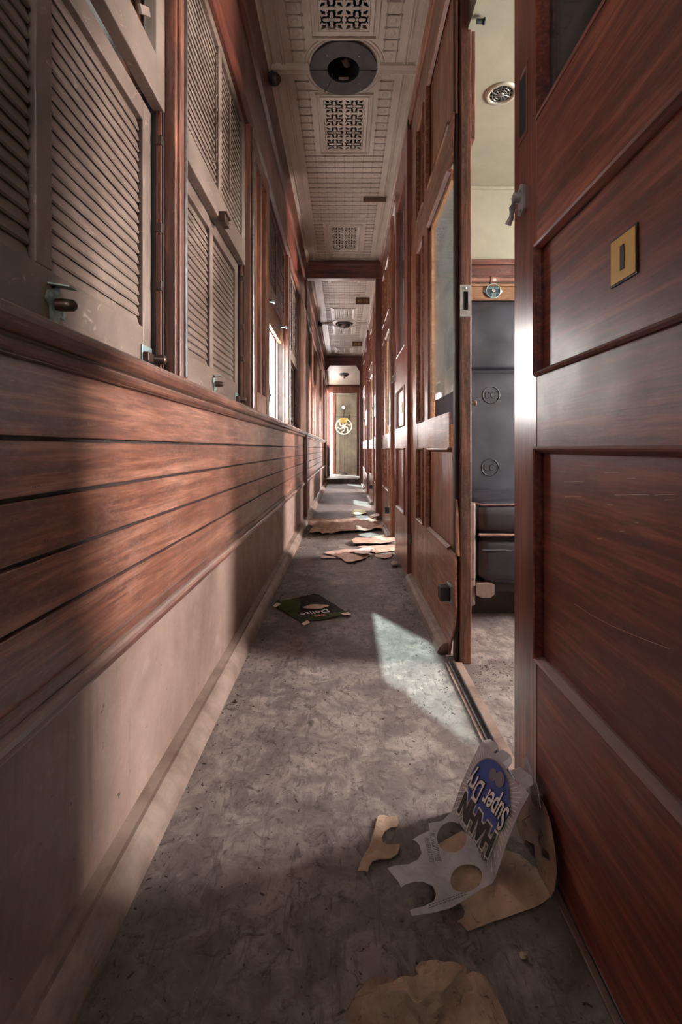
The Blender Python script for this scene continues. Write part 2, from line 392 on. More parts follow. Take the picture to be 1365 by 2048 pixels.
# ---- left wall
wl = MB()
wl.box(-0.46, XL, Y0, 9.2, 0, 0.352, 0)
wl.box(-0.46, XL - 0.008, Y0, B2, 0.352, ZSILL + .01, 1)
for a, b in ((0.385, 0.469), (0.4745, 0.544), (0.5495, 0.619), (0.6245, 0.689), (0.6945, 0.787)):
    for y0, y1 in ((Y0, B1 - .005), (B1 + .06, B2 - .01)): wl.box(XL - 0.009, XL, y0, y1, a, b, 2)
wl = wl.build('wall_left', ['dado', 'darkwood', 'plank'], None, 0.0015); struct(wl, 'left corridor wall of horizontal varnished planks above a stained dado', 'wall')
# window posts and the panelled section
WINS = [(0.27, 0.99), (1.065, 1.785), (2.215, 3.0), (3.05, 3.75), (4.55, 5.05), (5.3, 6.0), (6.6, 7.35), (7.65, 8.45)]
posts = [(-1.3, -0.55), (0.19, 0.27), (0.99, 1.065), (1.785, 1.835), (3.0, 3.05), (3.75, B1), (B1 + .06, 4.55), (5.05, 5.3), (6.0, 6.6), (7.35, 7.65), (8.45, B2)]
pm = MB()
for a, b in posts:
    pm.box(-0.46, XP, a, b, ZSILL + .02, ZHEAD + .03, 0)
    if b - a > 0.05: pm.box(XP - .002, XP + .006, a + .012, b - .012, ZSILL + .04, ZHEAD, 0)
pm.box(-0.46, -0.40, -0.55, 0.19, ZSILL, ZHEAD, 0)
# panelled blind section between the second and third window
pm.box(-0.46, -0.375, 1.835, 2.215, ZSILL + .02, ZHEAD + .03, 0)
pm.box(-0.376, XP, 1.835, 1.905, ZSILL + .04, ZHEAD, 0); pm.box(-0.376, XP - .004, 1.925, 1.945, ZSILL + .1, ZHEAD - .06, 0)
pm.box(-0.376, XP, 2.005, 2.035, ZSILL + .1, ZHEAD - .05, 0); pm.box(-0.376, XP + .004, 2.135, 2.215, ZSILL + .04, ZHEAD, 0)
pm.box(-0.376, XP + .002, 1.905, 2.135, ZSILL + .04, ZSILL + .125, 0); pm.box(-0.376, XP, 1.905, 2.135, ZHEAD - .07, ZHEAD, 0)
struct(pm.build('wall_left', 'post', None, 0.003), 'varnished upright window posts along the left wall', 'wall')
# long mouldings (profiles run along the corridor)
def arc(cx, cz, r, a0, a1, n=7): return [(cx + r * math.cos(math.radians(a0 + (a1 - a0) * i / n)), cz + r * math.sin(math.radians(a0 + (a1 - a0) * i / n))) for i in range(n + 1)]
def moulding(name, prof, spans, mat, label):
    mb = MB()
    for a, b in spans: mb.prism_y(prof, a, b)
    return struct(mb.build(name, mat), label, 'moulding')
SP = [(Y0, B1 + .005), (B1 + .055, B2)]
moulding('trim_1', [(-.38, .342)] + arc(XL + .004, .356, .013, -90, 90) + [(-.366, .372), (-.366, .386), (-.38, .386)], SP, 'trim', 'dark dado rail running along the left wall')
moulding('trim_2', [(-.40, .783), (-.362, .783)] + arc(-.362, .793, .009, -90, 60, 5) + [(-.356, .803)] + arc(-.352, .818, .015, -80, 90, 7) + [(-.375, .834), (-.40, .834)], SP, 'trim', 'rounded window sill moulding along the left wall')
moulding('trim_3', [(XL - .002, 0), (-.318, 0), (-.318, .006)] + arc(XL, .0, .054, 8, 60, 6) + [(-.352, .046), (XL - .002, .05)], [(Y0, 9.19)], 'base', 'pale scuffed quarter round skirting along the left wall')
# frieze above windows, cornice
fr = [(-.46, ZHEAD), (-.36, ZHEAD), (-.345, ZHEAD + .012), (-.345, ZHEAD + .035), (-.362, ZHEAD + .05)]
fr += [(-.366 + .012 * math.sin(PI * i / 8), ZHEAD + .06 + .25 * i / 8) for i in range(9)]
fr += [(-.366, ZHEAD + .33), (-.352, ZHEAD + .34), (-.352, ZHEAD + .385), (-.356, ZHEAD + .40), (-.35, ZHEAD + .43), (-.343, ZHEAD + .47), (-.339, ZC), (-.46, ZC)]
moulding('trim_4', fr, SP, 'frieze', 'dark curved wooden frieze above the left windows')
# metal strips on window posts
ms = MB()
for y in (1.030, 1.792, 3.012, 4.51):
    ms.cyl((XP + .008, y, ZSILL + .05), (XP + .008, y, ZHEAD - .01), .004, 8)
struct(ms.build('trim_5', 'steel'), 'thin bright metal strips on the window posts', 'strip')
# ---- bulkheads: beams and posts
def bulkhead(y, zb, name):
    t = MB(); t.box(XL + .01, .345, y, y + .055, zb, ZC, 0)
    t.box(XL + .012, .343, y - .012, y + .067, ZC - .05, ZC - .012, 0); t.box(XL + .011, .344, y - .006, y + .061, zb - .002, zb + .014, 0)
    t.box(-.42, XP - .003 + .012, y - .004, y + .06, 0.0, ZC, 1); t.box(.29, .40, y - .003, y + .058, 0, ZC + .005, 1)
    if name == 'far':
        for s in (-1, 1):
            xx = XP + .01 if s < 0 else .29
            t.add([(xx, y, zb), (xx - s * .07, y, zb), (xx, y, zb - .11), (xx, y + .05, zb), (xx - s * .07, y + .05, zb), (xx, y + .05, zb - .11)], [(0, 1, 2), (3, 5, 4), (0, 3, 4, 1), (1, 4, 5, 2), (2, 5, 3, 0)], 0)
    return struct(t.build('trim_6', ['beam', 'bulkpost'], None, .003), {'near': 'red wooden bulkhead beam and posts halfway along the corridor', 'far': 'far red wooden bulkhead beam and posts with corner brackets'}[name], 'beam')
bulkhead(B1, 2.25, 'near'); bulkhead(B2, 2.24, 'far')
# ---- ceiling of pressed metal with openings for the grilles
GR = [(1.545, 2.005), (2.335, 2.79), (3.70, 4.18), (4.49, 4.955), (5.9, 6.36), (6.76, 7.22), (8.18, 8.62)]
LAMP1, LAMP2 = 2.17, 6.57
M['rib'] = plain('grimy_embossed_lines', rgb(150, 134, 123), 0.4, var=.2)
cm = MB()
def ceil_section(y0, y1, lampy, hole):
    gs = sorted([g for g in GR if g[0] > y0 - .01 and g[1] < y1 + .01] + ([(hole - .07, hole + .07)] if hole else []))
    cm.box(-.345, -.12, y0, y1, ZC, ZC + .012); cm.box(.12, .345, y0, y1, ZC, ZC + .012)
    y = y0; solid = []
    for a, b in gs + [(y1, y1)]:
        a2, b2 = a + .035, b - .035
        if a == y1: a2 = y1
        if hole and abs(a - hole + .07) < 1e-6: a2, b2 = a, b
        cm.box(-.12, .12, y, a2, ZC, ZC + .012); solid.append((y, a2)); y = b2
    # plain raised border mouldings
    for x in (-.318, -.285, -.272, .268, .281, .314): cm.box(x, x + .006, y0 + .02, y1 - .02, ZC - .007, ZC)
    cm.prism_y([(-.345, ZC - .03), (-.336, ZC - .026), (-.325, ZC - .008), (-.32, ZC), (-.345, ZC)], y0, y1)
    cm.prism_y([(.345, ZC - .03), (.335, ZC - .026), (.322, ZC - .008), (.317, ZC), (.345, ZC)], y0, y1)
    for y in (y0 + .02, y0 + .05, y1 - .056, y1 - .026): cm.box(-.318, .32, y, y + .006, ZC - .007, ZC)
    # embossed grid of ribs with small bosses
    def clear(x, yy):
        for a, b in gs:
            if abs(x) < .155 and a - .02 < yy < b + .02: return False
        if lampy and (x * x + (yy - lampy) ** 2) < .19 ** 2: return False
        if lampy and abs(yy - lampy) < .05: return False
        return True
    p = .0575; nx = 4
    ys = []; yy = y0 + .1
    while yy < y1 - .09: ys.append(yy); yy += p
    for i in range(-nx, nx + 1):
        x = i * p
        for yy in ys:
            if clear(x, yy + p / 2) and clear(x, yy): cm.box(x - .002, x + .002, yy, yy + p, ZC - .004, ZC, 1)
            if i < nx and clear(x + p / 2, yy) and clear(x, yy) : cm.box(x, x + p, yy - .002, yy + .002, ZC - .004, ZC, 1)
            if clear(x, yy): cm.lathe([(.0075, 0), (.006, -.005), (.0, -.007)], (x, yy, ZC), seg=6, mi=1)
            if i < nx and clear(x + p / 2, yy + p / 2):
                cm.lathe([(.015, 0), (.011, -.003), (.007, -.002), (.0, -.0035)], (x + p / 2, yy + p / 2, ZC), seg=8)
    if lampy:  # cross band and arched mouldings round the lamp
        for x0, x1 in ((-.335, -.16), (.16, .335)):
            cm.prism([(-.028, 0), (-.026, -.012), (-.012, -.02), (.0, -.012), (.012, -.02), (.026, -.012), (.028, 0)], (x0, lampy, ZC), (x1, lampy, ZC), (0, 1, 0), (0, 0, 1))
        for r in (.165, .18):
            cm.tube([(r * math.cos(a) * 1.0, lampy + r * math.sin(a), ZC) for a in [2 * PI * k / 40 for k in range(40)]], .004, 6, 0, True)
ceil_section(Y0, B1, LAMP1, LAMP1); ceil_section(B1 + .055, B2, LAMP2, None)
# frames round each grille opening belong to the pressed ceiling
for a, b in GR:
    for o, h in ((.0, .010), (.022, .005)):
        cm.ring((0, (a + b) / 2, ZC), (1, 0, 0), (0, 1, 0), (0, 0, -1), .145 - o, (b - a) / 2 + .012 - o, [(0, -.002), (.002, h), (.010, h), (.012, -.002)])
struct(cm.build('ceiling', ['ceiling', 'rib']), 'pale pressed metal ceiling with an embossed square grid', 'ceiling')
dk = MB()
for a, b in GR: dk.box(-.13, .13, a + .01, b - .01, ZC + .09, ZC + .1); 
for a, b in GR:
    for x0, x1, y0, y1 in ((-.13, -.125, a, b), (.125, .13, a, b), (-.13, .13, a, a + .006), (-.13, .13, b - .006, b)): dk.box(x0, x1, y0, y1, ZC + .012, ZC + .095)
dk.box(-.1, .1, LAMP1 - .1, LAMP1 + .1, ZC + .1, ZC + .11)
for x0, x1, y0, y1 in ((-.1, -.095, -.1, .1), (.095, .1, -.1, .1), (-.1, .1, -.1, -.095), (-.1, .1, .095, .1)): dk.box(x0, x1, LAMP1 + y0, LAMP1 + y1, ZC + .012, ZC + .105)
struct(dk.build('ceiling', 'black'), 'duct hollows above the ceiling grilles, their darkness painted black', 'ceiling')
# roof closing everything in
rf = MB(); rf.box(-.5, XOUT + .1, Y0 - .1, 9.6, ZC + .12, ZC + .16); struct(rf.build('ceiling', 'darkwood'), 'roof above the corridor ceiling', 'ceiling')
# end wall behind the viewer, with a slot added for fill light
bw = MB(); bw.box(-.46, .345, Y0 - .05, Y0, 0, 1.82); bw.box(-.46, .345, Y0 - .05, Y0, 1.9, ZC); bw.box(-.46, -.22, Y0 - .05, Y0, 1.82, 1.9); bw.box(.2, .345, Y0 - .05, Y0, 1.82, 1.9)
struct(bw.build('wall_back', 'darkwood'), 'end wall of the corridor with an added slot letting in fill light', 'wall')
# ---- fretwork grilles: one tile outline function, cells kept where solid
def hole_fn(u, v):
    """>0 where the tile is pierced; u,v in -1..1"""
    h = -1.0
    au, av = abs(u), abs(v)
    for (p, q) in ((au - .55, v), (av - .55, u)):          # four C scrolls, open to the outside, with a trefoil inside
        r = math.hypot(p, q); ang = abs(math.atan2(q, p))
        if ang < 2.55: h = max(h, .115 - abs(r - .235) * (1.05 if ang > .5 else 1.7))
        leaf = .05 + .11 * (1 - min(1, abs(q) * 3))
        if r < .3 and p > .1: h = max(h, -abs(0))
    d = (au + av) / 1.41421; e = abs(au - av) / 1.41421      # darts along the diagonals
    if .80 < d < 1.24: h = max(h, .17 * (1.24 - d) / .44 + .03 - e)
    if .66 < d <= .80: h = max(h, .05 - e * .8)
    if .10 < d < .50: h = max(h, .085 - e - abs(d - .30) * .2)
    for p, q in ((au, av), (av, au)):                        # small triangles on the edges
        if p > .80 and q < .42: h = max(h, .10 - abs(q - .26) * .7 - abs(p - .89) * .4)
        if p < .33 and p > .07 and q < .05: h = max(h, .04 - q)
    b = .94
    if au > b or av > b: h = -1
    return h
def fret_mesh(nx, ny, w, l):
    R = 40; vals = [[hole_fn(-1 + 2 * i / R, -1 + 2 * j / R) for j in range(R + 1)] for i in range(R + 1)]
    mb = MB(); tw, tl = w / nx, l / ny
    def P(i, j, tx, ty): return (-w / 2 + (tx + i / R) * tw, -l / 2 + (ty + j / R) * tl, 0)
    for tx in range(nx):
        for ty in range(ny):
            for i in range(R):
                for j in range(R):
                    cs = [(i, j), (i + 1, j), (i + 1, j + 1), (i, j + 1)]; hv = [vals[a][b] for a, b in cs]
                    if all(x > 0 for x in hv): continue
                    if all(x <= 0 for x in hv):
                        mb.add([P(a, b, tx, ty) for a, b in cs], [(0, 1, 2, 3)]); continue
                    poly = []
                    for k in range(4):
                        a, b = cs[k], cs[(k + 1) % 4]; ha, hb = hv[k], hv[(k + 1) % 4]
                        if ha <= 0: poly.append(P(*a, tx, ty))
                        if (ha <= 0) != (hb <= 0):
                            q = min(.95, max(.05, ha / (ha - hb))); poly.append(P(a[0] + (b[0] - a[0]) * q, a[1] + (b[1] - a[1]) * q, tx, ty))
                    if len(poly) >= 3: mb.add(poly, [tuple(range(len(poly)))])
    return mb
glab = ['pierced ceiling grille nearest the viewer, before the dark round hole', 'pierced ceiling grille just beyond the dark round hole', 'pierced ceiling grille just before the first red beam',
        'pierced ceiling grille just behind the first red beam', 'pierced ceiling grille between the first hanging number board and the dome lamp', 'pierced ceiling grille just beyond the dome lamp', 'pierced ceiling grille just before the far red beam']
proto = None
for (a, b), lb in zip(GR, glab):
    e = empty('ceiling_grille', (0, (a + b) / 2, ZC - .004), lb, 'ceiling grille', 'pierced grilles along the ceiling')
    if proto is None:
        f = fret_mesh(2, 4, .205, .40).build('fretwork', 'ceiling'); f.parent = e; proto = f
        sm = f.modifiers.new('solid', 'SOLIDIFY'); sm.thickness = .004; sm.offset = 1
    else:
        f = proto.copy(); COL.objects.link(f); f.parent = e; f.scale.y = (b - a - .05) / (.455 - .05)
    fm = MB()
    L = (b - a) / 2 - .012
    fm.ring((0, 0, 0), (1, 0, 0), (0, 1, 0), (0, 0, -1), .1235, L + .002, [(0, -.006), (0, .003), (.003, .005), (.018, .003), (.021, -.006)])
    fo = fm.build('grille_frame', 'ceiling'); fo.parent = e
# ---- lamp hole cover
e = empty('lamp_mount', (-.004, LAMP1, ZC - .006), 'dark sooty ring with a black hole where a ceiling lamp was', 'lamp mount')
r1 = MB()
for s in (0, 1):
    n = 20
    inn = [(.073 * math.cos(PI * k / n + s * PI), .073 * math.sin(PI * k / n + s * PI)) for k in range(n + 1)]
    out = [(.152 * math.cos(PI * k / n + s * PI) * (1 + .02 * nz(k, s, .7)), .152 * math.sin(PI * k / n + s * PI)) for k in range(n + 1)]
    sh = .0015 if s == 0 else -.0015
    vs = [(p[0], p[1] + sh, z) for z in (-.006, 0.004) for p in inn + out]; N = n + 1
    fs = []
    for k in range(n):
        fs += [(k, k + 1, N + k + 1, N + k), (2 * N + k, 3 * N + k, 3 * N + k + 1, 2 * N + k + 1), (k, 2 * N + k, 2 * N + k + 1, k + 1), (N + k, N + k + 1, 3 * N + k + 1, 3 * N + k)]
    fs += [(0, N, 3 * N, 2 * N), (n, 2 * N + n, 3 * N + n, N + n)]
    mbh = MB().add([V(p) + e.location for p in vs], fs); mbh.build('ring_half', 'ring', e)
MB().lathe([(.074, .002), (.074, .085), (0, .085)], e.location, seg=32).build('hole_shade', 'black', e)  # black liner added so the lamp hole stays dark
w = MB(); w.tube([e.location + V(p) for p in ((-.05, .04, .01), (-.058, .06, -.012), (-.075, .09, -.02), (-.088, .115, -.018))], .0022, 6); w.build('loose_wire', 'rubber', e)
for x, y in ((.07, -.08), (.075, .075), (-.07, -.085), (-.075, .08)):
    MB().lathe([(.005, 0), (.0045, -.003), (0, -.004)], e.location + V((x, y, -.006)), seg=8).build('screw', 'steel', e)
sk = MB(); sk.cyl(e.location + V((0, -.012, .05)), e.location + V((.02, .03, .05)), .02, 12); sk.build('socket', 'brown_metal', e)
# ---- dome lamp of the second section, and the far one
def dome(y, z, r, lab):
    e = empty('dome_lamp', (0, y, z), lab, 'ceiling lamp', 'round ceiling lamps')
    MB().lathe([(r * 1.35, 0), (r * 1.32, -.012), (r * 1.12, -.02), (r, -.012), (r, 0)], (0, y, z), seg=28).build('rim', 'ring', e)
    MB().lathe([(r, -.008)] + [(r * math.cos(a), -.012 - r * .55 * math.sin(a)) for a in [PI / 2 * k / 8 for k in range(9)]], (0, y, z), seg=24).build('shade', 'brown_metal', e)
    MB().lathe([(0, -r * .55 - .05), (.014, -r * .55 - .045), (.02, -r * .55 - .03), (.014, -r * .55 - .01), (0, -r * .55 - .008)], (0, y, z), seg=12).build('bulb', 'globe', e)
dome(LAMP2 + .05, ZC - .002, .09, 'dome lamp on the pressed ceiling between the two red beams')
# ---- small dark fittings at the left cornice
for y, z, lb in ((2.18, 2.375, 'dark round fitting at the left cornice beside the sooty ring'), (6.35, 2.345, 'dark round fitting at the left cornice beyond the first red beam')):
    e = empty('cornice_fitting', (-.335, y, z), lb, 'fitting', 'dark fittings on the left cornice')
    ax = V((.62, -.45, -.35)).normalized(); o = V((-.335, y, z))
    MB().lathe([(0, -.02), (.022, -.02), (.026, .0), (.026, .02), (.02, .03), (0, .031)], o + ax * .012, ax, 20).build('housing', 'rubber', e)
    MB().lathe([(.019, .031), (.017, .036), (0, .038)], o + ax * .012, ax, 16).build('cap', 'brown_metal', e)
    MB().box(-.35, -.325, y - .02, y + .02, z + .012, z + .036).build('bracket', 'darkwood', e, .003)
# ---- hanging number boards
def board(y, lab, txt, h, tilt=0):
    e = empty('number_board', (.212, y, ZC - .002), lab, 'sign', 'wooden boards under the ceiling')
    if txt:
        MB().box(.131, .294, y, y + .012, ZC - .002 - h, ZC + .004).build('board', 'sign_wood', e, .002)
        text('numbers', txt, .052, frame((.2125, y - .0006, ZC - .006 - h / 2), (1, 0, 0), (0, 0, 1)), 'gold_ink', e)
    else:
        m = MB(); m.box(.131, .292, y, y + .014, ZC - .035, ZC + .004); m.box(.131, .292, y - .004, y + .018, ZC - .013, ZC - .003); m.build('board', 'sign_wood', e, .002)
board(3.28, 'narrow brown wooden bar fixed under the ceiling before the first beam', None, .033)
board(5.47, 'brown number board hanging from the ceiling, the nearer one behind the first beam', '43-50', .075)
board(7.72, 'brown number board hanging from the ceiling, just before the far beam', '35-42', .075)
# ================================================================== LEFT WINDOWS
for i, (a, b) in enumerate(WINS):
    e = empty('window_%d' % (i + 1), (-.43, (a + b) / 2, ZSILL), ['', 'window behind the nearest louvred shutters', 'window behind the second pair of louvred shutters', 'open window letting sunlight into the corridor', 'window behind the shutters next to the near bulkhead',
              'first open window behind the near bulkhead', 'second open window behind the near bulkhead', 'third open window behind the near bulkhead', 'last shuttered window before the far bulkhead'][i + 1], 'window', None, 'structure')
    m = MB(); z0, z1 = ZSILL + .02, ZHEAD
    for y0, y1, q0, q1 in ((a, a + .03, z0, z1), (b - .03, b, z0, z1), (a, b, z0, z0 + .05), (a, b, z1 - .04, z1), (a, b, 1.36, 1.40)): m.box(-.455, -.432, y0, y1, q0, q1)
    m.build('window_frame', 'post', e, .002)
    if i not in (2, 4, 5, 6): MB().box(-.446, -.442, a + .02, b - .02, z0 + .04, z1 - .03).build('pane', 'pane', e)
    else: MB().box(-.446, -.442, a + .02, b - .02, 1.39, z1 - .03).build('pane', 'pane', e)
    g = MB()   # guide channels in the reveal, with their slots
    for y, s in ((b - .004, -1), (a + .004, 1)):
        g.box(-.43, -.418, min(y, y + s * .012), max(y, y + s * .012), z0, z1); g.box(-.388, -.378, min(y, y + s * .008), max(y, y + s * .008), z0, z1)
        g.box(-.43, -.374, min(y, y + s * .003), max(y, y + s * .003), z0, z1, 1)
        for q in (1.0, 1.12, 1.3): g.box(-.388, -.376, min(y, y + s * .010), max(y, y + s * .010), z0 - .8 + q, z0 - .78 + q, 2)
    g.build('guide_channel', ['post', 'darkwood', 'brown_metal'], e, .001)
def shutter(a, b, z0, z1, xf, label, brk=False, rail=.088, catch=True, bolt=True, rods=False, seed=0, mat='shutter', slats_closed=True):
    """louvred shutter; xf is the face towards the corridor"""
    e = empty('window_shutter', (xf, (a + b) / 2, z0), label, 'shutter', 'louvred shutters on the left windows')
    t = .024; st = .034; mid = (a + b) / 2; m = MB(); top = .04
    m.box(xf - t, xf, a, a + st, z0, z1); m.box(xf - t, xf, b - st - .012, b, z0, z1); m.box(xf - t, xf, mid - .017, mid + .017, z0 + rail, z1 - top)
    m.box(xf - t, xf + .0005, a + st, b - st - .012, z0, z0 + rail); m.box(xf - t, xf, a + st, b - st - .012, z1 - top, z1)
    m.build('frame', mat, e, .002)
    rnd = random.Random(seed)
    for y0, y1 in ((a + st, mid - .017), (mid + .017, b - st - .012)):
        m = MB(); p = .0202; z = z0 + rail + .004
        if not brk: m.box(xf - t, xf - t + .003, y0, y1, z0 + rail, z1 - top, 1)  # dark backing added to stop daylight leaking between the slats
        while z < z1 - top - .006:
            gap = .004
            if not (brk and y0 > mid and z < z0 + rail + .14):
                w = .0285; th = .0055; ang = math.radians(17 + rnd.uniform(-1.2, 1.2)); dz = rnd.uniform(-.0008, .0008)
                yr = y1 - gap - rnd.uniform(0, .002)
                M4 = Matrix.Translation((xf - .0115, 0, z + .009 + dz)) @ Matrix.Rotation(-ang, 4, 'Y')
                prof = [(-th / 2, w / 2), (th / 2, w / 2 - .001), (th / 2, -w / 2 + .002), (0, -w / 2), (-th / 2, -w / 2 + .002)]
                vs = [M4 @ V((q, y, s)) for y in (y0, yr) for q, s in prof]; n = 5
                m.add(vs, [(i, (i + 1) % n, n + (i + 1) % n, n + i) for i in range(n)] + [tuple(range(n))[::-1], tuple(range(n, 2 * n))])
            elif brk:
                k = rnd.random()
                if k < .45:   # snapped slats hanging askew at the right end
                    M4 = Matrix.Translation((xf - .01, y1 - .035, z + .01)) @ Matrix.Rotation(rnd.uniform(.5, .9), 4, 'X')
                    m.box(-.003, .002, -.02, .03, -.007, .007, 0, M4)
            z += p
        m.build('louvre_panel', [mat, 'darkwood'], e)
    if rods:
        m = MB()
        for y in (mid - .06, mid + .10):
            m.cyl((xf + .004, y, z0 + rail + .06), (xf + .004, y, z1 - .1), .003, 6)
            z = z0 + rail + .08
            while z < z1 - .12: m.box(xf - .002, xf + .008, y - .004, y + .004, z, z + .004); z += .0424
        m.build('tilt_rod', mat, e)
    if catch:   # cast catch with a screwed plate and thumb tabs
        y, z = mid + .015, z0 + .045; x = xf + .001
        ol = [(-.012, .014), (-.002, .017), (.002, .025), (.012, .022), (.014, .008), (.022, -.004), (.024, -.018), (.012, -.017), (.006, -.034), (-.002, -.036), (-.006, -.02), (-.007, -.005), (-.016, .002)]
        m = MB(); m.prism(ol, (x, y, z), (x + .004, y, z), (0, 1, 0), (0, 0, 1)); c = m.build('catch', 'green_metal', e, .0008)
        m = MB(); m.lathe([(.008, 0), (.009, .008), (.008, .022), (.004, .026), (0, .027)], (x + .004, y + .002, z - .002), (1, .25, .0), 14, 0)
        m.build('thumb_knob', 'brown_metal', c)
        m = MB(); m.prism([(-.010, .001), (.012, .003), (.012, 0), (-.01, -.001)], (x, y, z + .024), (x + .024, y + .008, z + .022), (0, 1, 0), (0, 0, 1)); m.build('thumb_tab', 'green_metal', c)
        for q, s in ((-.009, .008), (.004, .015), (.018, -.012), (.0, -.028)):
            MB().lathe([(.0038, 0), (.003, .0016), (0, .002)], (x + .004, y + q, z + s), (1, 0, 0), 10).build('screw', 'teal_metal', c)
    if bolt:    # sliding bolt at the right lower corner
        y, z = b - .034, z0 + .027; x = xf + .001
        m = MB(); m.box(x, x + .003, y - .024, y + .022, z - .024, z + .024); bo = m.build('bolt_plate', 'teal_metal', e, .001)
        m = MB(); m.box(x + .003, x + .014, y - .022, y + .008, z - .009, z + .010); m.lathe([(.010, 0), (.010, .02), (.006, .023), (0, .024)], (x + .012, y + .012, z), (1, .15, 0), 14); m.build('bolt_casing', 'brown_metal', bo, .0015)
        m = MB(); m.box(x + .006, x + .013, y + .01, y + .05, z - .010, z + .006); m.build('bolt_bar', 'steel', bo, .0008)
    return e
z_lo, z_top = ZSILL + .048, 1.385
shutter(.275, .985, z_lo, 1.37, -.398, 'nearest lower louvred shutter with a large green catch and bolt', seed=1)
shutter(.275, .985, 1.375, ZHEAD + .012, -.372, 'nearest upper louvred shutter with broken slats', True, .085, False, False, seed=2)
shutter(1.07, 1.78, z_lo, 1.37, -.398, 'second lower louvred shutter from the viewer, closed above the sill', seed=3)
u2 = shutter(1.07, 1.78, 1.365, ZHEAD + .012, -.372, 'second upper louvred shutter from the viewer, with dotted vertical rods', False, .08, False, False, True, seed=4)
m = MB(); m.box(-.3715, -.352, 1.40, 1.455, 1.352, 1.375); m.box(-.3715, -.346, 1.40, 1.455, 1.375, 1.381); m.build('finger_lift', 'brown_metal', u2, .002)
u3 = shutter(2.235, 2.99, 1.44, ZHEAD + .012, -.372, 'raised shutter over the open sunlit window', False, .07, False, False, seed=5, mat='trim')
shutter(3.055, 3.745, 1.30, ZHEAD + .012, -.372, 'upper louvred shutter next to the near bulkhead', False, .07, False, False, True, seed=6)
shutter(3.055, 3.745, z_lo, 1.32, -.398, 'lower louvred shutter next to the near bulkhead', seed=7)
for (a, b), lb, z in zip(WINS[4:7], ('first', 'second', 'third'), (1.5, 1.45, 1.42)):
    shutter(a + .005, b - .005, z, ZHEAD + .012, -.372, 'raised shutter at the %s open window behind the near bulkhead' % lb, False, .06, False, False, seed=9, mat='trim')
shutter(7.655, 8.445, z_lo, ZHEAD, -.385, 'tall shutter closing the last window before the far bulkhead', False, .06, False, False, seed=11)
# half-lowered sash with rounded bottom rail and two catches in the open window
e = [o for o in bpy.data.objects if o.name == 'window_3'][0]
m = MB(); m.prism_y([(-.412, 1.34), (-.392, 1.335), (-.388, 1.36), (-.388, 1.45), (-.412, 1.45)], 2.235, 2.985); sash_ = m.build('sash', 'sash', e, .003)
for y in (2.36, 2.86):
    m = MB(); m.box(-.388, -.382, y - .02, y + .02, 1.385, 1.43); m.cyl((-.382, y - .012, 1.41), (-.345, y - .012, 1.405), .006, 10); m.cyl((-.35, y - .03, 1.405), (-.35, y + .02, 1.41), .007, 10); m.build('catch', 'teal_metal', sash_, .001)
e2 = empty('window_latch', (-.36, 2.25, .9), 'shiny latch low on the near side of the open window', 'latch')
o = V((-.356, 2.228, .93)); m = MB(); m.box(-.376, -.348, 2.2155, 2.226, .90, .975); m.build('latch_plate', 'teal_metal', e2, .001)
m = MB(); m.tube([(-.36, 2.226, .965), (-.356, 2.25, .96), (-.352, 2.262, .93), (-.356, 2.25, .9)], .005, 8); m.build('latch_lever', 'steel', e2)
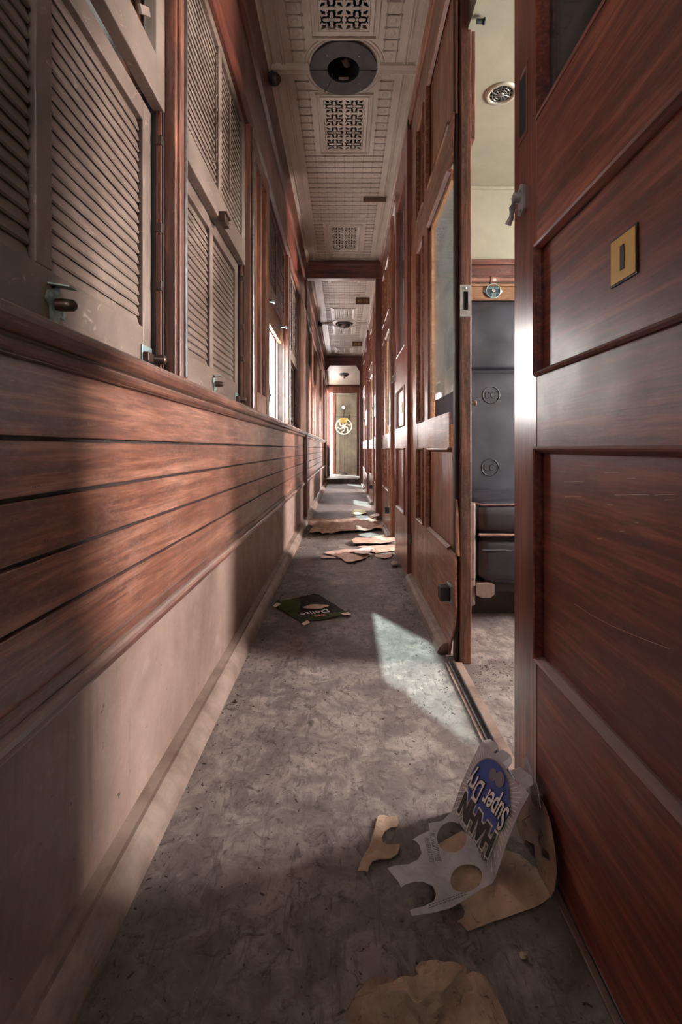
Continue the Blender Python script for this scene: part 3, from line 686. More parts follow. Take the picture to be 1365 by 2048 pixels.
# ================================================================== RIGHT SIDE
XD = 0.326
def bead(mb, y0, y1, z0, z1, x, mi, w=.012, d=.007):
    """raised moulding round a panel, sloping down to it"""
    mb.ring((x, (y0 + y1) / 2, (z0 + z1) / 2), (0, 1, 0), (0, 0, 1), (-1, 0, 0), (y1 - y0) / 2 + .004, (z1 - z0) / 2 + .004, [(0, -.004), (.001, d * .5), (w * .35, d), (w * .6, d * .7), (w, -.004), (w, -.02), (0, -.02)], mi)
def door(n, y0, y1, label, num, redY, redZ, detail=True, bracket=True):
    e = empty('door_%d' % n, (XD + .022, (y0 + y1) / 2, 0.012), label, 'door', None, 'structure')
    x0, x1 = XD, XD + .042; sw = .106; zs = (.012, .323, .68, .805, 1.023, 1.24, 2.15, 2.33)
    m = MB()
    m.box(x0, x1, y0, y0 + sw, zs[0], zs[7], 0); m.box(x0, x1, y1 - sw, y1, zs[0], zs[7], 0)
    for a, b in ((0, 1), (2, 3), (4, 5), (6, 7)): m.box(x0 + .0005, x1 - .0005, y0 + sw, y1 - sw, zs[a], zs[b], 1)
    for a, b in ((1, 2), (3, 4)): m.box(x0 + .008, x1 - .008, y0 + sw - .005, y1 - sw + .005, zs[a] - .005, zs[b] + .005, 1)
    m.build('leaf', [redZ, redY], e, .0012)
    m = MB()
    for a, b in ((1, 2), (3, 4)): bead(m, y0 + sw, y1 - sw, zs[a], zs[b], x0, 0)
    bead(m, y0 + sw, y1 - sw, zs[5], zs[6], x0, 0, .012, .003)
    m.build('panel_moulding', redY, e)
    MB().box(x0 + .018, x0 + .022, y0 + sw - .004, y1 - sw + .004, zs[5] - .004, zs[6] + .004).build('pane', 'pane', e)
    ym, zm = (.566 if n == 1 else (y0 + y1) / 2 - .02), (.908 if n == 1 else .915)
    pl = MB().box(x0 + .0065, x0 + .0085, ym - .027, ym + .027, zm - .029, zm + .029, 0).build('number_plate', ['ink'], e)
    MB().box(x0 + .0055, x0 + .0066, ym - .0245, ym + .0245, zm - .0265, zm + .0265).build('plate_face', 'yellow', pl)
    if num == '1': MB().box(x0 + .0048, x0 + .0056, ym - .0042, ym + .0042, zm - .0145, zm + .0145).build('number', 'ink', pl)
    else: text('number', num, .04, frame((x0 + .005, ym, zm), (0, -1, 0), (0, 0, 1)), 'ink', pl)
    # lever handle on the leading stile
    yh, zh = y1 - .075 + .033, 1.134
    m = MB(); m.prism([(-.014, .022), (0, .03), (.014, .022), (.014, -.022), (0, -.03), (-.014, -.022)], (x0, yh, zh), (x0 - .004, yh, zh), (0, 1, 0), (0, 0, 1)); h = m.build('door_handle', 'nickel', e, .001)
    m = MB(); m.cyl((x0 - .004, yh + .004, zh + .006), (x0 - .015, yh + .004, zh + .006), .0095, 16)
    m.tube([(x0 - .013, yh + .004, zh + .004), (x0 - .016, yh + .008, zh - .010), (x0 - .016, yh + .012, zh - .026), (x0 - .020, yh + .020, zh - .036)], [.0085, .0065, .005, .006], 12); m.build('lever', 'nickel', h)
    for s in (-.018, .018): MB().lathe([(.0035, 0), (.003, .0015), (0, .002)], (x0 - .004, yh, zh + s - .002), (-1, 0, 0), 8).build('screw', 'teal_metal', h)
    # flush pull; a flat black plate paints the shade of its recess
    yf, zf = y1 - .045, 1.306
    m = MB(); m.ring((x0, yf, zf), (0, 1, 0), (0, 0, 1), (-1, 0, 0), .0215, .064, [(0, -.002), (0, .0012), (.006, .0012), (.008, -.002)])
    f = m.build('flush_pull', redZ, e); MB().box(x0 - .0004, x0 + .001, yf - .0135, yf + .0135, zf - .052, zf + .052).build('recess_shade', 'black', f)
    if bracket:
        m = MB(); m.box(x0 + .004, x0 + .03, y0 + .01, y0 + .05, zs[7], zs[7] + .06); m.build('roller_bracket', 'brown_metal', e, .002)
        m = MB(); m.box(x0 + .01, x1 - .01, y0 - .02, y0, .195, .235); m.box(x0 + .006, x0 + .014, y0 - .03, y0, .19, .24); m.build('bump_stop', 'steel', e, .002)
    return e
door(1, .312, .910, 'open red mahogany sliding door numbered one in the foreground', '1', 'redY', 'redZ', True, False)
door(2, 2.458, 3.06, 'faded red sliding door standing open halfway along the corridor', '2', 'paint_red', 'paint_red')
door(3, 4.62, 5.2, 'red sliding door behind the near bulkhead', '3', 'paint_red', 'paint_red')
door(4, 6.75, 7.35, 'red sliding door before the far bulkhead', '4', 'paint_red', 'paint_red')
D1 = bpy.data.objects['door_1']; m = MB(); rs = random.Random(5); xs = XD + .0078
def scratch(pts, wd):
    P = [on_x(px, py, xs) for px, py in pts]
    for p, q in zip(P, P[1:]):
        d = (q - p).normalized(); n_ = V((0, -d.z, d.y)) * wd; m.add([p - n_, q - n_ * .6, q + n_ * .6, p + n_], [(0, 1, 2, 3)])
scratch([(1150, 1208), (1180, 1228), (1225, 1252), (1280, 1275), (1340, 1298)], .0004)
for px, py, l in ((1120, 944, 12), (1128, 964, 40), (1210, 945, 30), (1255, 957, 18), (1130, 994, 34), (1230, 990, 70), (1310, 990, 40), (1215, 1010, 12), (1195, 1078, 10), (1270, 1046, 8), (1240, 1063, 10), (1330, 1000, 20)):
    scratch([(px, py), (px + l * .5, py - .6), (px + l, py - .5)], rs.uniform(.0003, .0006))
m.build('scratch_marks', plain('pale_scratch', rgb(205, 160, 135), .5, bump=0), D1)
# ---- partitions
def partition(y0, y1, jag=False, name='wall_right', lab=None, pane=True):
    e = empty(name, (XR, (y0 + y1) / 2, 0), lab, 'partition', None, 'structure')
    x0, x1 = XR, XR + .03; zs = (0, .348, .68, .80, .93, 1.60, 1.75, 2.18, ZC)
    L = y1 - y0
    ya, yb = (y0, y0 + L * .46) if jag else (y0 + .09, y0 + L * .52)     # main panel
    s2 = yb + .1; nb = min(y1 - .1, s2 + .18)
    m = MB()
    def edge(z):
        k = [(0, 1.565), (.06, 1.53), (.12, 1.495), (.2, 1.475), (.3, 1.48), (.45, 1.49), (.55, 1.53), (.65, 1.56), (.95, 1.572), (1.15, 1.545), (1.35, 1.54), (1.6, 1.525), (1.75, 1.51), (2.42, 1.505)]
        for (p, q), (r, t) in zip(k, k[1:]):
            if z <= r: return q + (t - q) * (z - p) / (r - p)
        return 1.51
    def jbox(z0, z1, x, mi):  # board whose near edge is splintered
        n = max(2, int((z1 - z0) / .03)); pts = []
        for k in range(n + 1):
            z = z0 + (z1 - z0) * k / n
            pts.append((edge(z) + .010 * nz(z, 0, 9) + .006 * nz(z, 1, 40), z))
        poly = [(yb, z0), (yb, z1)] + pts[::-1]
        m.prism(poly, (x, 0, 0), (x + .006, 0, 0), (0, 1, 0), (0, 0, 1), mi)
    def span(z0, z1, x, mi):
        if jag: jbox(z0, z1, x, mi)
        else: m.box(x, x + .006, ya, yb, z0, z1, mi)
    if not jag: m.box(x0, x1, y0, ya, 0, zs[8], 0)
    for a, b in ((0, 1), (2, 3), (5, 6), (7, 8)): span(zs[a], zs[b], x0, 1); 
    span(zs[1] - .005, zs[2] + .005, x0 + .010, 0); span(zs[6] - .005, zs[7] + .005, x0 + .010, 0)
    m.box(x0, x1, yb, s2, 0, zs[8], 0)
    for a, b in ((0, 1), (2, 3), (5, 6), (7, 8)): m.box(x0 + .0005, x1, s2, nb, zs[a], zs[b], 1)
    for a, b in ((1, 2), (3, 5), (6, 7)): m.box(x0 + .012, x1, s2 - .004, nb + .004, zs[a] - .004, zs[b] + .004, 0)
    m.box(x0, x1, nb, y1, 0, zs[8], 0)
    m.build('panelling', ['partZ', 'partY'], e, .001)
    m = MB()
    for a, b in ((1, 2), (3, 5), (6, 7)):
        bead(m, s2, nb, zs[a] if a != 3 else zs[3], zs[b], x0, 0)
    yy = ya + .02 if jag else ya
    for a, b in ((1, 2), (6, 7)):
        if not jag: bead(m, yy, yb, zs[a], zs[b], x0, 0)
        else:
            m.prism([(-.004, 0), (-.002, -.0042), (.004, -.007), (.012, .006), (0, .012)], (x0, yy, zs[a]), (x0, yb, zs[a]), (0, 0, 1), (1, 0, 0)); m.prism([(-.004, 0), (-.002, -.0042), (.004, -.007), (.012, .006), (0, .012)], (x0, yb, zs[b]), (x0, yy, zs[b]), (0, 0, -1), (1, 0, 0))
            m.prism([(-.004, 0), (-.002, -.0042), (.004, -.007), (.012, .006), (0, .012)], (x0, yb, zs[a]), (x0, yb, zs[b]), (0, -1, 0), (1, 0, 0))
    m.prism([(-.004, 0), (-.002, -.0042), (.004, -.007), (.012, .006), (0, .012)], (x0, yb, zs[5]), (x0, yy, zs[5]), (0, 0, -1), (1, 0, 0))
    m.build('panel_moulding', 'partY', e)
    if pane:
        m = MB(); yy = ya + (.03 if jag else 0)
        m.box(x0 + .008, x0 + .024, yy, yb, zs[3] - .13, zs[3] - .06 + .02); m.box(x0 + .008, x0 + .024, yy, yb, zs[5] - .03, zs[5] + .005); m.box(x0 + .008, x0 + .024, yb - .035, yb, zs[3] - .13, zs[5])
        m.build('window_sash', 'sash', e, .002)
        MB().box(x0 + .015, x0 + .019, yy, yb - .03, .87, zs[5] - .02).build('pane', 'pane', e)
    m = MB(); m.prism_y([(x0 + .001, 0), (x0 - .036, 0), (x0 - .036, .006), (x0 - .03, .02), (x0 - .018, .032), (x0 + .001, .036)], y0 + (.03 if jag else 0), y1); m.build('skirting', 'base', e)
    return e
partition(1.545, 2.452, True, 'wall_right', 'panelled partition with a splintered near edge beside the doorway')
partition(3.55, B1, False, 'wall_right', 'panelled partition before the near bulkhead')
partition(5.75, 6.74, False, 'wall_right', 'panelled partition behind the near bulkhead')
partition(7.95, B2, False, 'wall_right', 'panelled partition before the far bulkhead')
# wall either side / above the openings
wm = MB()
wm.box(.36, .40, Y0, .47, 0, ZC)
wm.box(.372, .40, .47, .86, 0, ZC)
for a, b in ((.86, 1.56), (2.45, 3.55), (B1 + .05, 5.75), (6.74, 7.95)): wm.box(.378, .40, a, b, 2.26, ZC)
for a, b in ((2.458, 3.0), (4.6, 5.18), (6.75, 7.33)): wm.box(.375, .40, a, b, 0, 2.26)
wm.box(.345, .40, B2, 9.2, 0, ZC)
struct(wm.build('wall_right', 'partZ'), 'plain wall behind and above the sliding doors', 'wall')
tr = MB(); tr.box(.335, .345, Y0, B1, 2.36, ZC); tr.box(.335, .345, B1 + .055, B2, 2.36, ZC); tr.box(.328, .345, Y0, B1, 2.395, ZC - .02); tr.box(.328, .345, B1 + .055, B2, 2.395, ZC - .02)
struct(tr.build('trim_7', 'partY', None, .002), 'wooden cornice along the right wall under the ceiling', 'moulding')
# jamb of the near doorway with the strike plate
def jamb(y, lab):
    e = empty('door_jamb', (.382, y + .03, 0), lab, 'door jamb', None, 'structure')
    m = MB(); m.box(.366, .402, y, y + .055, 0, 2.26, 0); m.box(.354, .367, y + .018, y + .05, 0, 2.26, 1); m.build('post', ['jamb', 'darkwood'], e, .004)
    m = MB(); m.box(.402, .416, y + .006, y + .05, 1.66, 2.26, 0); m.build('upper_stop', 'jamb', e, .003)
    z = 1.145; ol = [(-.018, -.05), (.014, -.05), (.014, .05), (-.018, .05)]
    sp = MB()
    for a, b, c, d in ((-.019, -.009, -.05, .05), (.006, .014, -.05, .05), (-.009, .006, .03, .05), (-.009, .006, -.05, -.028)): sp.box(.384 + a, .384 + b, y - .002, y + .001, z + c, z + d)
    s = sp.build('strike_plate', 'nickel', e)
    MB().box(.375, .390, y - .0005, y + .001, z - .028, z + .03).build('strike_slot_shade', 'black', s)  # flat black plate painted as the shade inside the slot
    m = MB(); m.lathe([(.0045, 0), (.004, .0015), (0, .002)], (.382, y - .002, z + .04), (0, -1, 0), 10); m.build('screw', 'teal_metal', s)
    return e
JAMB = jamb(1.497, 'worn near doorway jamb with a metal strike plate')
m = MB(); m.box(.37, .40, 3.5, 3.55, 0, 2.26); m.box(.37, .40, 5.70, 5.75, 0, 2.26); m.box(.37, .40, 7.90, 7.95, 0, 2.26); struct(m.build('door_jamb', 'jamb', None, .004), 'far doorway jambs on the right', 'door jamb')
for y, lb in ((1.55, 'black rubber door buffer on the splintered partition'), (3.62, 'black rubber door buffer on the partition before the near bulkhead'), (5.8, 'black rubber door buffer behind the near bulkhead')):
    e = empty('door_buffer', (XR, y, .21), lb, 'door buffer', 'rubber door buffers')
    MB().box(XR - .004, XR + .001, y - .03, y + .03, .182, .238).build('back_plate', 'teal_metal', e, .001)
    MB().box(XR - .036, XR - .004, y - .024, y + .02, .187, .233).build('rubber_block', 'rubber', e, .004)
# floor track of the near doorway
m = MB(); a, b = .35, 1.50
m.box(.318, .328, a, b, 0, .005, 0); m.box(.347, .372, a, b, 0, .006, 0); m.box(.328, .332, a, b, 0, .009, 1); m.box(.343, .347, a, b, 0, .010, 1); m.box(.332, .343, a, b, 0, .002, 2)
struct(m.build('trim_8', ['base', 'steel', 'darkwood'], None, .001), 'worn metal and wood floor track of the near sliding door', 'door track')
# ---- compartments behind
cw = MB()
CMPS = [(.36, 2.40), (2.44, B1), (B1 + .04, 6.68), (6.72, B2)]
CWIN = [(1.10, 1.62), (3.0, 3.6), (5.15, 5.75), (7.3, 7.95)]
for (a, b), (wy0, wy1) in zip(CMPS, CWIN):
    cw.box(.402, XOUT, a - .04, a, 0, 2.0, 0); cw.box(.402, XOUT, a - .04, b, 2.0, 2.03, 0)
    for y0, y1, z0, z1 in ((a - .04, wy0, 0, 2.03), (wy1, b, 0, 2.03), (wy0, wy1, 0, .72), (wy0, wy1, 1.8, 2.03)): cw.box(XOUT, XOUT + .05, y0, y1, z0, z1, 0)
cw.box(.402, XOUT, B2, B2 + .04, 0, 2.03, 0)
for (a, b) in CMPS: cw.box(.39, .402, a, b, 2.0, ZC, 0)
struct(cw.build('wall_compartment', 'cream'), 'cream painted walls and ceilings of the compartments', 'wall')
st = MB(); st.box(.404, XOUT, 2.386, 2.40, 1.534, 1.624); st.box(.404, XOUT, 2.37, 2.40, 1.60, 1.626); st.box(.404, XOUT, 2.378, 2.40, 1.535, 1.55)
struct(st.build('trim_9', wood('compartment_rail_wood', rgb(48, 20, 14), rgb(82, 38, 28), rgb(104, 54, 42), 'X', (.3, .5)), None, .003), 'red wooden rail along the cream compartment wall', 'moulding')
cb = MB(); cb.box(.404, XOUT, 2.385, 2.40, 1.985, 2.0); struct(cb.build('trim_10', 'cream', None, .004), 'cream cover strip where the compartment wall meets its ceiling', 'moulding')
for i, (a, b) in enumerate(CMPS):
    m = MB(); y0, y1 = CWIN[i]
    for p, q, r, s in ((y0, y0 + .05, .72, 1.8), (y1 - .05, y1, .72, 1.8), (y0, y1, .72, .77), (y0, y1, 1.75, 1.8), (y0, y1, 1.5, 1.54)): m.box(XOUT - .005, XOUT + .04, p, q, r, s)
    struct(m.build('window_%d' % (9 + i), 'post', None, .003), 'outer compartment window, %s compartment' % ('first', 'second', 'third', 'fourth')[i], 'window')
# pipe rail
e = empty('luggage_rail', (1.2, 2.35, 1.515), 'brown pipe rail above the compartment seat', 'rail')
m = MB(); m.cyl((.404, 2.352, 1.515), (XOUT, 2.352, 1.515), .013, 14); m.build('pipe', 'pipe', e)
for x in (.735, 1.5): m = MB(); m.lathe([(.0165, -.012), (.0165, .012), (.014, .014)], (x, 2.352, 1.515), (1, 0, 0), 14); m.cyl((x, 2.352, 1.515), (x, 2.386, 1.50), .008, 10); m.build('bracket', 'pipe', e)
# reserved dial
bd = MB(); bd.box(.404, XOUT, 2.372, 2.40, 1.417, 1.50); bd.box(.404, XOUT, 2.362, 2.40, 1.417, 1.430); bd.box(.404, XOUT, 2.362, 2.40, 1.488, 1.50)
struct(bd.build('trim_11', wood('seat_board_wood', rgb(80, 50, 30), rgb(108, 74, 46), rgb(130, 94, 64), 'X', (0.3, .5)), None, .002), 'tan wooden board above the seat back', 'moulding')
dc = V((.742, 2.371, 1.464)); e = empty('reservation_dial', dc, 'round dark seat reservation dial on the tan board', 'dial')
m = MB(); m.prism([(-.05, 0), (-.03, .018), (.03, .018), (.05, 0), (.03, -.018), (-.03, -.018)], dc, dc + V((0, -.003, 0)), (1, 0, 0), (0, 0, 1)); m.build('mounting_plate', 'teal_metal', e, .001)
m = MB(); m.lathe([(0, .003), (.037, .003), (.037, .010), (.034, .012), (.034, .009)], dc, (0, -1, 0), 36); m.build('rim', 'teal_metal', e)
m = MB(); m.lathe([(.034, .0085), (0, .0085)], dc, (0, -1, 0), 36); fc = m.build('dial_face', plain('dark_teal_enamel', rgb(30, 44, 48), .35, bump=0), e)
m = MB(); m.lathe([(.0085, .0085), (.009, .013), (.006, .0135), (.005, .011), (.003, .0145), (0, .015)], dc, (0, -1, 0), 18); m.build('hub', 'steel', e)
text('lettering', 'RESERVED', .0115, frame(dc + V((0, -.0092, .0135)), (1, 0, 0), (0, 0, 1)), 'teal_metal', fc)
m = MB(); 
for a, b, c, d in ((-.011, .011, -.014, -.0125), (-.011, .011, -.031, -.0295), (-.011, -.0095, -.031, -.0125), (.0095, .011, -.031, -.0125)): m.box(dc.x + a, dc.x + b, dc.y - .0095, dc.y - .0085, dc.z + c, dc.z + d)
m.build('number_window', 'teal_metal', fc); text('number', '51', .013, frame(dc + V((0, -.0092, -.022)), (1, 0, 0), (0, 0, 1)), 'teal_metal', fc)
# ---- seat
def soft(x0, x1, y0, y1, z0, z1, r=.03, puff=.012, n=14):
    """upholstered block: rounded edges, slightly puffed faces"""
    mb = MB(); c = V(((x0 + x1) / 2, (y0 + y1) / 2, (z0 + z1) / 2)); h = V(((x1 - x0) / 2, (y1 - y0) / 2, (z1 - z0) / 2)); r = min(r, *(h * .95))
    def lin_(k, hh):
        ks = [-hh, -hh + r * .3, -hh + r * .65, -hh + r]; inner = [(-hh + r) + (2 * hh - 2 * r) * i / n for i in range(1, n)]
        return ks + inner + [-q for q in ks[::-1]]
    axs = [lin_(0, h.x), lin_(0, h.y), lin_(0, h.z)]
    for ax in range(3):
        for s in (-1, 1):
            u, w = [(1, 2), (2, 0), (0, 1)][ax]; A, B = axs[u], axs[w]; vs = []
            for p in A:
                for q in B:
                    d = [0, 0, 0]; d[ax] = s * h[ax]; d[u] = p; d[w] = q; d = V(d)
                    core = V([max(-h[k] + r, min(h[k] - r, d[k])) for k in range(3)]); off = d - core
                    if off.length > 1e-9: d = core + off.normalized() * r
                    fu = max(0, 1 - (p / h[u]) ** 2); fw = max(0, 1 - (q / h[w]) ** 2)
                    d[ax] += s * puff * min(1, fu * 3) * min(1, fw * 3)
                    d += V((1, 1, 1)) * .0016 * nz(d.x, d.y + d.z, 25, ax + 1.0)
                    vs.append(c + d)
            nb = len(B); fs = []
            for i in range(len(A) - 1):
                for j in range(nb - 1):
                    f = (i * nb + j, (i + 1) * nb + j, (i + 1) * nb + j + 1, i * nb + j + 1); fs.append(f if s > 0 else f[::-1])
            mb.add(vs, fs, 0, True)
    return mb
se = empty('bench_seat', (1.2, 2.1, 0), 'dark blue vinyl bench seat with a high back in the compartment', 'seat')
soft(.43, 2.05, 2.29, 2.36, 1.056, 1.387, .02, .006).build('headrest', 'leather', se)
br = soft(.43, 2.05, 2.27, 2.36, .40, 1.052, .025, .008); br = br.build('backrest', 'leather', se)
for (px, py) in ((983, 790), (981, 935)):
    c = on_y(px, py, 2.2605); m = MB()
    m.tube([c + V((.04 * math.cos(a), 0, .04 * math.sin(a))) for a in [2 * PI * k / 36 for k in range(36)]], .0022, 6, 0, True, (0, 1, 0))
    for dx in (-.016, .012): m.tube([c + V((dx + .011 * math.cos(a), 0, .015 * math.sin(a))) for a in [.6 + 5.0 * k / 14 for k in range(15)]], .0016, 5, 0, False, (0, 1, 0))
    m.build('embossed_emblem', 'leather', br)
sc_ = soft(.50, 2.05, 1.80, 2.27, .35, .475, .045, .012).build('seat_cushion', 'leather', se)
m = MB(); m.tube([(.51, 1.80, .352), (2.05, 1.80, .352)], .006, 8); m.tube([(.503, 1.84, .468), (.53, 1.806, .464), (2.05, 1.806, .464)], .004, 8); m.build('piping', 'trim', sc_)
lc = soft(.52, 2.05, 1.815, 1.92, .165, .34, .035, .01).build('leg_roll', 'leather', se)
m = MB(); m.tube([(.525, 1.81, .292), (2.05, 1.81, .292)], .004, 8); m.build('piping', 'leather', lc)
fm = plain('grey_brown_seat_frame', rgb(112, 92, 82), .5, var=.3)
m = MB(); m.box(.47, .50, 1.80, 2.30, .18, .475); m.prism([(0, .01), (.02, .0), (.055, .0), (.07, .012), (.07, .05), (0, .05)], (.50, 1.80, .115), (.50, 1.85, .115), (1, 0, 0), (0, 0, 1)); m.box(.474, .5, 1.805, 1.86, .08, .2); m.build('end_frame', fm, se, .008)
m = MB(); m.box(.505, 2.05, 1.86, 2.3, .12, .168); m.build('under_frame', 'darkwood', se)
m = MB(); m.box(.41, XOUT, 1.96, 1.975, 0, .16); m.build('kick_panel', 'darkwood', se)
# ---- compartment ceiling vent, hook, knob
vc = V((.583, 1.765, 2.0)); e = empty('ceiling_vent', vc, 'round metal vent in the cream compartment ceiling', 'vent')
MB().lathe([(.058, 0), (.056, -.006), (.048, -.009), (.041, -.004), (.041, 0)], vc, seg=36).build('rim', 'cream', e)
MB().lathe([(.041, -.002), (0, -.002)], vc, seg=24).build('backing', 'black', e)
m = MB(); m.lathe([(.011, -.006), (.009, -.009), (0, -.0095)], vc, seg=16)
for r in (.021, .031): m.tube([vc + V((r * math.cos(a), r * math.sin(a), -.006)) for a in [2 * PI * k / 28 for k in range(28)]], .0014, 6, 0, True)
for k in range(12): a = 2 * PI * k / 12; b = a + .35; m.tube([vc + V((.01 * math.cos(a), .01 * math.sin(a), -.0065)), vc + V((.025 * math.cos((a + b) / 2), .025 * math.sin((a + b) / 2), -.006)), vc + V((.041 * math.cos(b), .041 * math.sin(b), -.004))], .0014, 6)
m.build('spiral_grille', 'steel', e)
e = empty('ceiling_peg', (.42, 1.45, 1.99), 'short black peg under the compartment ceiling behind the jamb', 'peg')
m = MB(); m.cyl((.404, 1.45, 1.984), (.428, 1.45, 1.984), .007, 12); m.build('peg', 'rubber', e)
m = MB(); m.lathe([(.009, -.004), (.0105, 0), (.009, .003), (.0, .004)], (.428, 1.45, 1.984), (1, 0, 0), 12); m.build('tip', 'rubber', e)
e = JAMB
m = MB(); m.cyl((.402, 1.53, .826), (.418, 1.53, .826), .004, 10); kn = m.build('knob', 'steel', e); m = MB(); m.lathe([(.005, 0), (.009, .004), (.008, .009), (0, .011)], (.416, 1.53, .826), (1, 0, 0), 14); m.build('knob_cap', 'base', kn)
# ================================================================== FAR END
ve = MB()
ve.box(-.46, .40, 9.2, 10.3, -.05, .098)
struct(ve.build('floor', 'floor'), 'raised vestibule floor behind the dark step', 'floor')
vw = MB(); vw.box(-.46, XL + .02, 9.2, 9.55, 0, 2.3, 1); vw.box(-.46, XL, B2 + .06, 9.2, .352, 2.42, 0)
vw.box(-.46, -.31, 10.05, 10.14, .098, 2.5, 1); vw.box(.262, .42, 10.05, 10.14, .098, 2.5, 0); vw.box(-.31, .262, 10.055, 10.135, 1.86, 2.5, 0); vw.box(-.345, .335, 10.02, 10.10, 1.875, 1.99, 1); vw.box(-.30, .255, 10.04, 10.06, 1.85, 1.862, 0)
vw.box(.34, .42, 9.2, 10.1, 0, 2.5, 0); vw.box(-.46, XL + .02, 9.55, 10.1, 0, .75, 1); vw.box(-.46, XL + .02, 9.55, 10.1, 1.9, 2.5, 1)
struct(vw.build('wall_end', ['post', 'bulkpost'], None, .004), 'far end doorway of the carriage with its red header', 'wall')
vc_ = MB(); vc_.add([(-.46, B2 + .05, 2.36), (.42, B2 + .05, 2.36), (.42, 10.1, 2.01), (-.46, 10.1, 2.01), (-.46, B2 + .05, 2.39), (.42, B2 + .05, 2.39), (.42, 10.1, 2.05), (-.46, 10.1, 2.05)], [(0, 1, 2, 3), (4, 7, 6, 5), (0, 4, 5, 1), (2, 6, 7, 3), (1, 5, 6, 2), (0, 3, 7, 4)])
struct(vc_.build('ceiling', 'ceiling'), 'plain sloping ceiling of the far vestibule', 'ceiling')
dome(9.62, 2.185, .085, 'dome lamp on the sloping ceiling near the far end')
# the next carriage's end wall
nx_ = MB(); nx_.box(-.262, 1.4, 11.0, 11.06, -.3, 3.0, 0); nx_.box(-.262, 1.4, 10.985, 11.0, 1.41, 1.42, 1); nx_.box(-.272, -.215, 10.96, 11.0, -.3, 3.0, 2)
for i in range(8): nx_.box(-.2 + i * .09, -.2 + i * .09 + .003, 10.997, 11.0, -.2, 1.41, 1)
struct(nx_.build('wall_end', ['end_paint', 'darkwood', 'bulkpost'], None, .002), 'beige end wall of the next carriage seen through the far doorway', 'wall')
pt = MB(); pt.box(-.5, .6, 10.3, 10.99, .04, .09); gc = MB(); gc.box(-.30, .7, 10.14, 11.0, 2.3, 2.34); gc.box(.5, .54, 10.14, 11.0, 0, 2.3); gc.box(-.34, -.31, 10.14, 10.72, 0, 2.3); struct(gc.build('wall_gangway_shade', 'darkwood'), 'unseen gangway cover added to shade the next carriage end wall', 'wall')  # roof and side walls are unseen, added to keep daylight off the far wall
struct(pt.build('floor', 'base'), 'sunlit gangway plate between the carriages', 'floor')
wc = V((-.012, 10.87, 1.187)); e = empty('handbrake_wheel', wc, 'white spoked handbrake wheel with a yellow plate at the far end', 'wheel')
MB().tube([wc + V((.178 * math.cos(a), 0, .178 * math.sin(a))) for a in [2 * PI * k / 48 for k in range(48)]], .013, 10, 0, True, (0, 1, 0)).build('rim', 'wheel', e)
for k in range(6):
    a0 = 2 * PI * k / 6 + .5; pts = []
    for j in range(9):
        q = j / 8; r = .03 + .146 * q; a = a0 + .34 * math.sin(q * 2 * PI) ; pts.append(wc + V((r * math.cos(a), 0, r * math.sin(a))))
    MB().tube(pts, [.016 - .004 * j / 8 for j in range(9)], 8, 0, False, (0, 1, 0)).build('spoke', 'wheel', e)
MB().lathe([(0, -.03), (.03, -.03), (.042, -.015), (.042, .02), (.0, .025)], wc, (0, 1, 0), 20).build('hub', 'wheel', e)
MB().cyl(wc + V((0, .02, 0)), wc + V((0, .105, 0)), .018, 12).build('axle', 'brown_metal', e)
bp = MB(); bp.box(-.10, .08, 10.855, 10.862, 1.325, 1.372); pb = bp.build('brake_plate', 'yellow', e); bp = MB(); bp.box(-.085, .06, 10.853, 10.86, 1.262, 1.31); pb2 = bp.build('brake_plate', 'yellow', e)
text('lettering', 'HAND', .04, frame((-.01, 10.8545, 1.3485), (1, 0, 0), (0, 0, 1)), 'ink', pb); text('lettering', 'BRAKE', .038, frame((-.0125, 10.8525, 1.286), (1, 0, 0), (0, 0, 1)), 'ink', pb2)
MB().cyl((-.01, 10.89, .09), (-.01, 10.89, 1.0), .011, 10).build('pole', 'end_paint', e)
MB().lathe([(.09, 0), (.085, .02), (.03, .035), (.0, .036)], (-.01, 10.885, .09), seg=20).build('foot', 'ring', e)
MB().cyl((-.01, 10.89, 1.0), (-.01, 10.955, 1.187), .014, 10).build('elbow', 'brown_metal', e)
lc_ = V((-.015, 10.985, 1.63)); e = empty('bulkhead_lamp', lc_, 'small round milk glass lamp above the handbrake wheel', 'lamp')
MB().lathe([(.05, .0), (.052, .02), (.046, .03)], lc_, (0, -1, 0), 20).build('base', 'ring', e)
MB().lathe([(.044, .02)] + [(.044 * math.cos(a), .02 + .035 * math.sin(a)) for a in [PI / 2 * k / 6 for k in range(7)]], lc_, (0, -1, 0), 20).build('glass', 'globe', e)
e = empty('cable', (-.01, 10.985, 1.5), 'dark cable hanging from the round lamp at the far end', 'cable')
tag(e, None, None); MB().tube([(-.005, 10.985, 1.58), (-.003, 10.975, 1.5), (-.012, 10.98, 1.44), (-.008, 10.985, 1.4)], .007, 8).build('cable_run', 'rubber', e)
e = empty('drop_handle', (.125, 10.98, 1.43), 'small dark latch on the beige end wall beside the wheel', 'latch')
MB().box(.11, .135, 10.97, 10.985, 1.38, 1.46).build('plate', 'brown_metal', e, .003); MB().cyl((.122, 10.97, 1.42), (.122, 10.95, 1.42), .01, 10).build('grip', 'brown_metal', e)
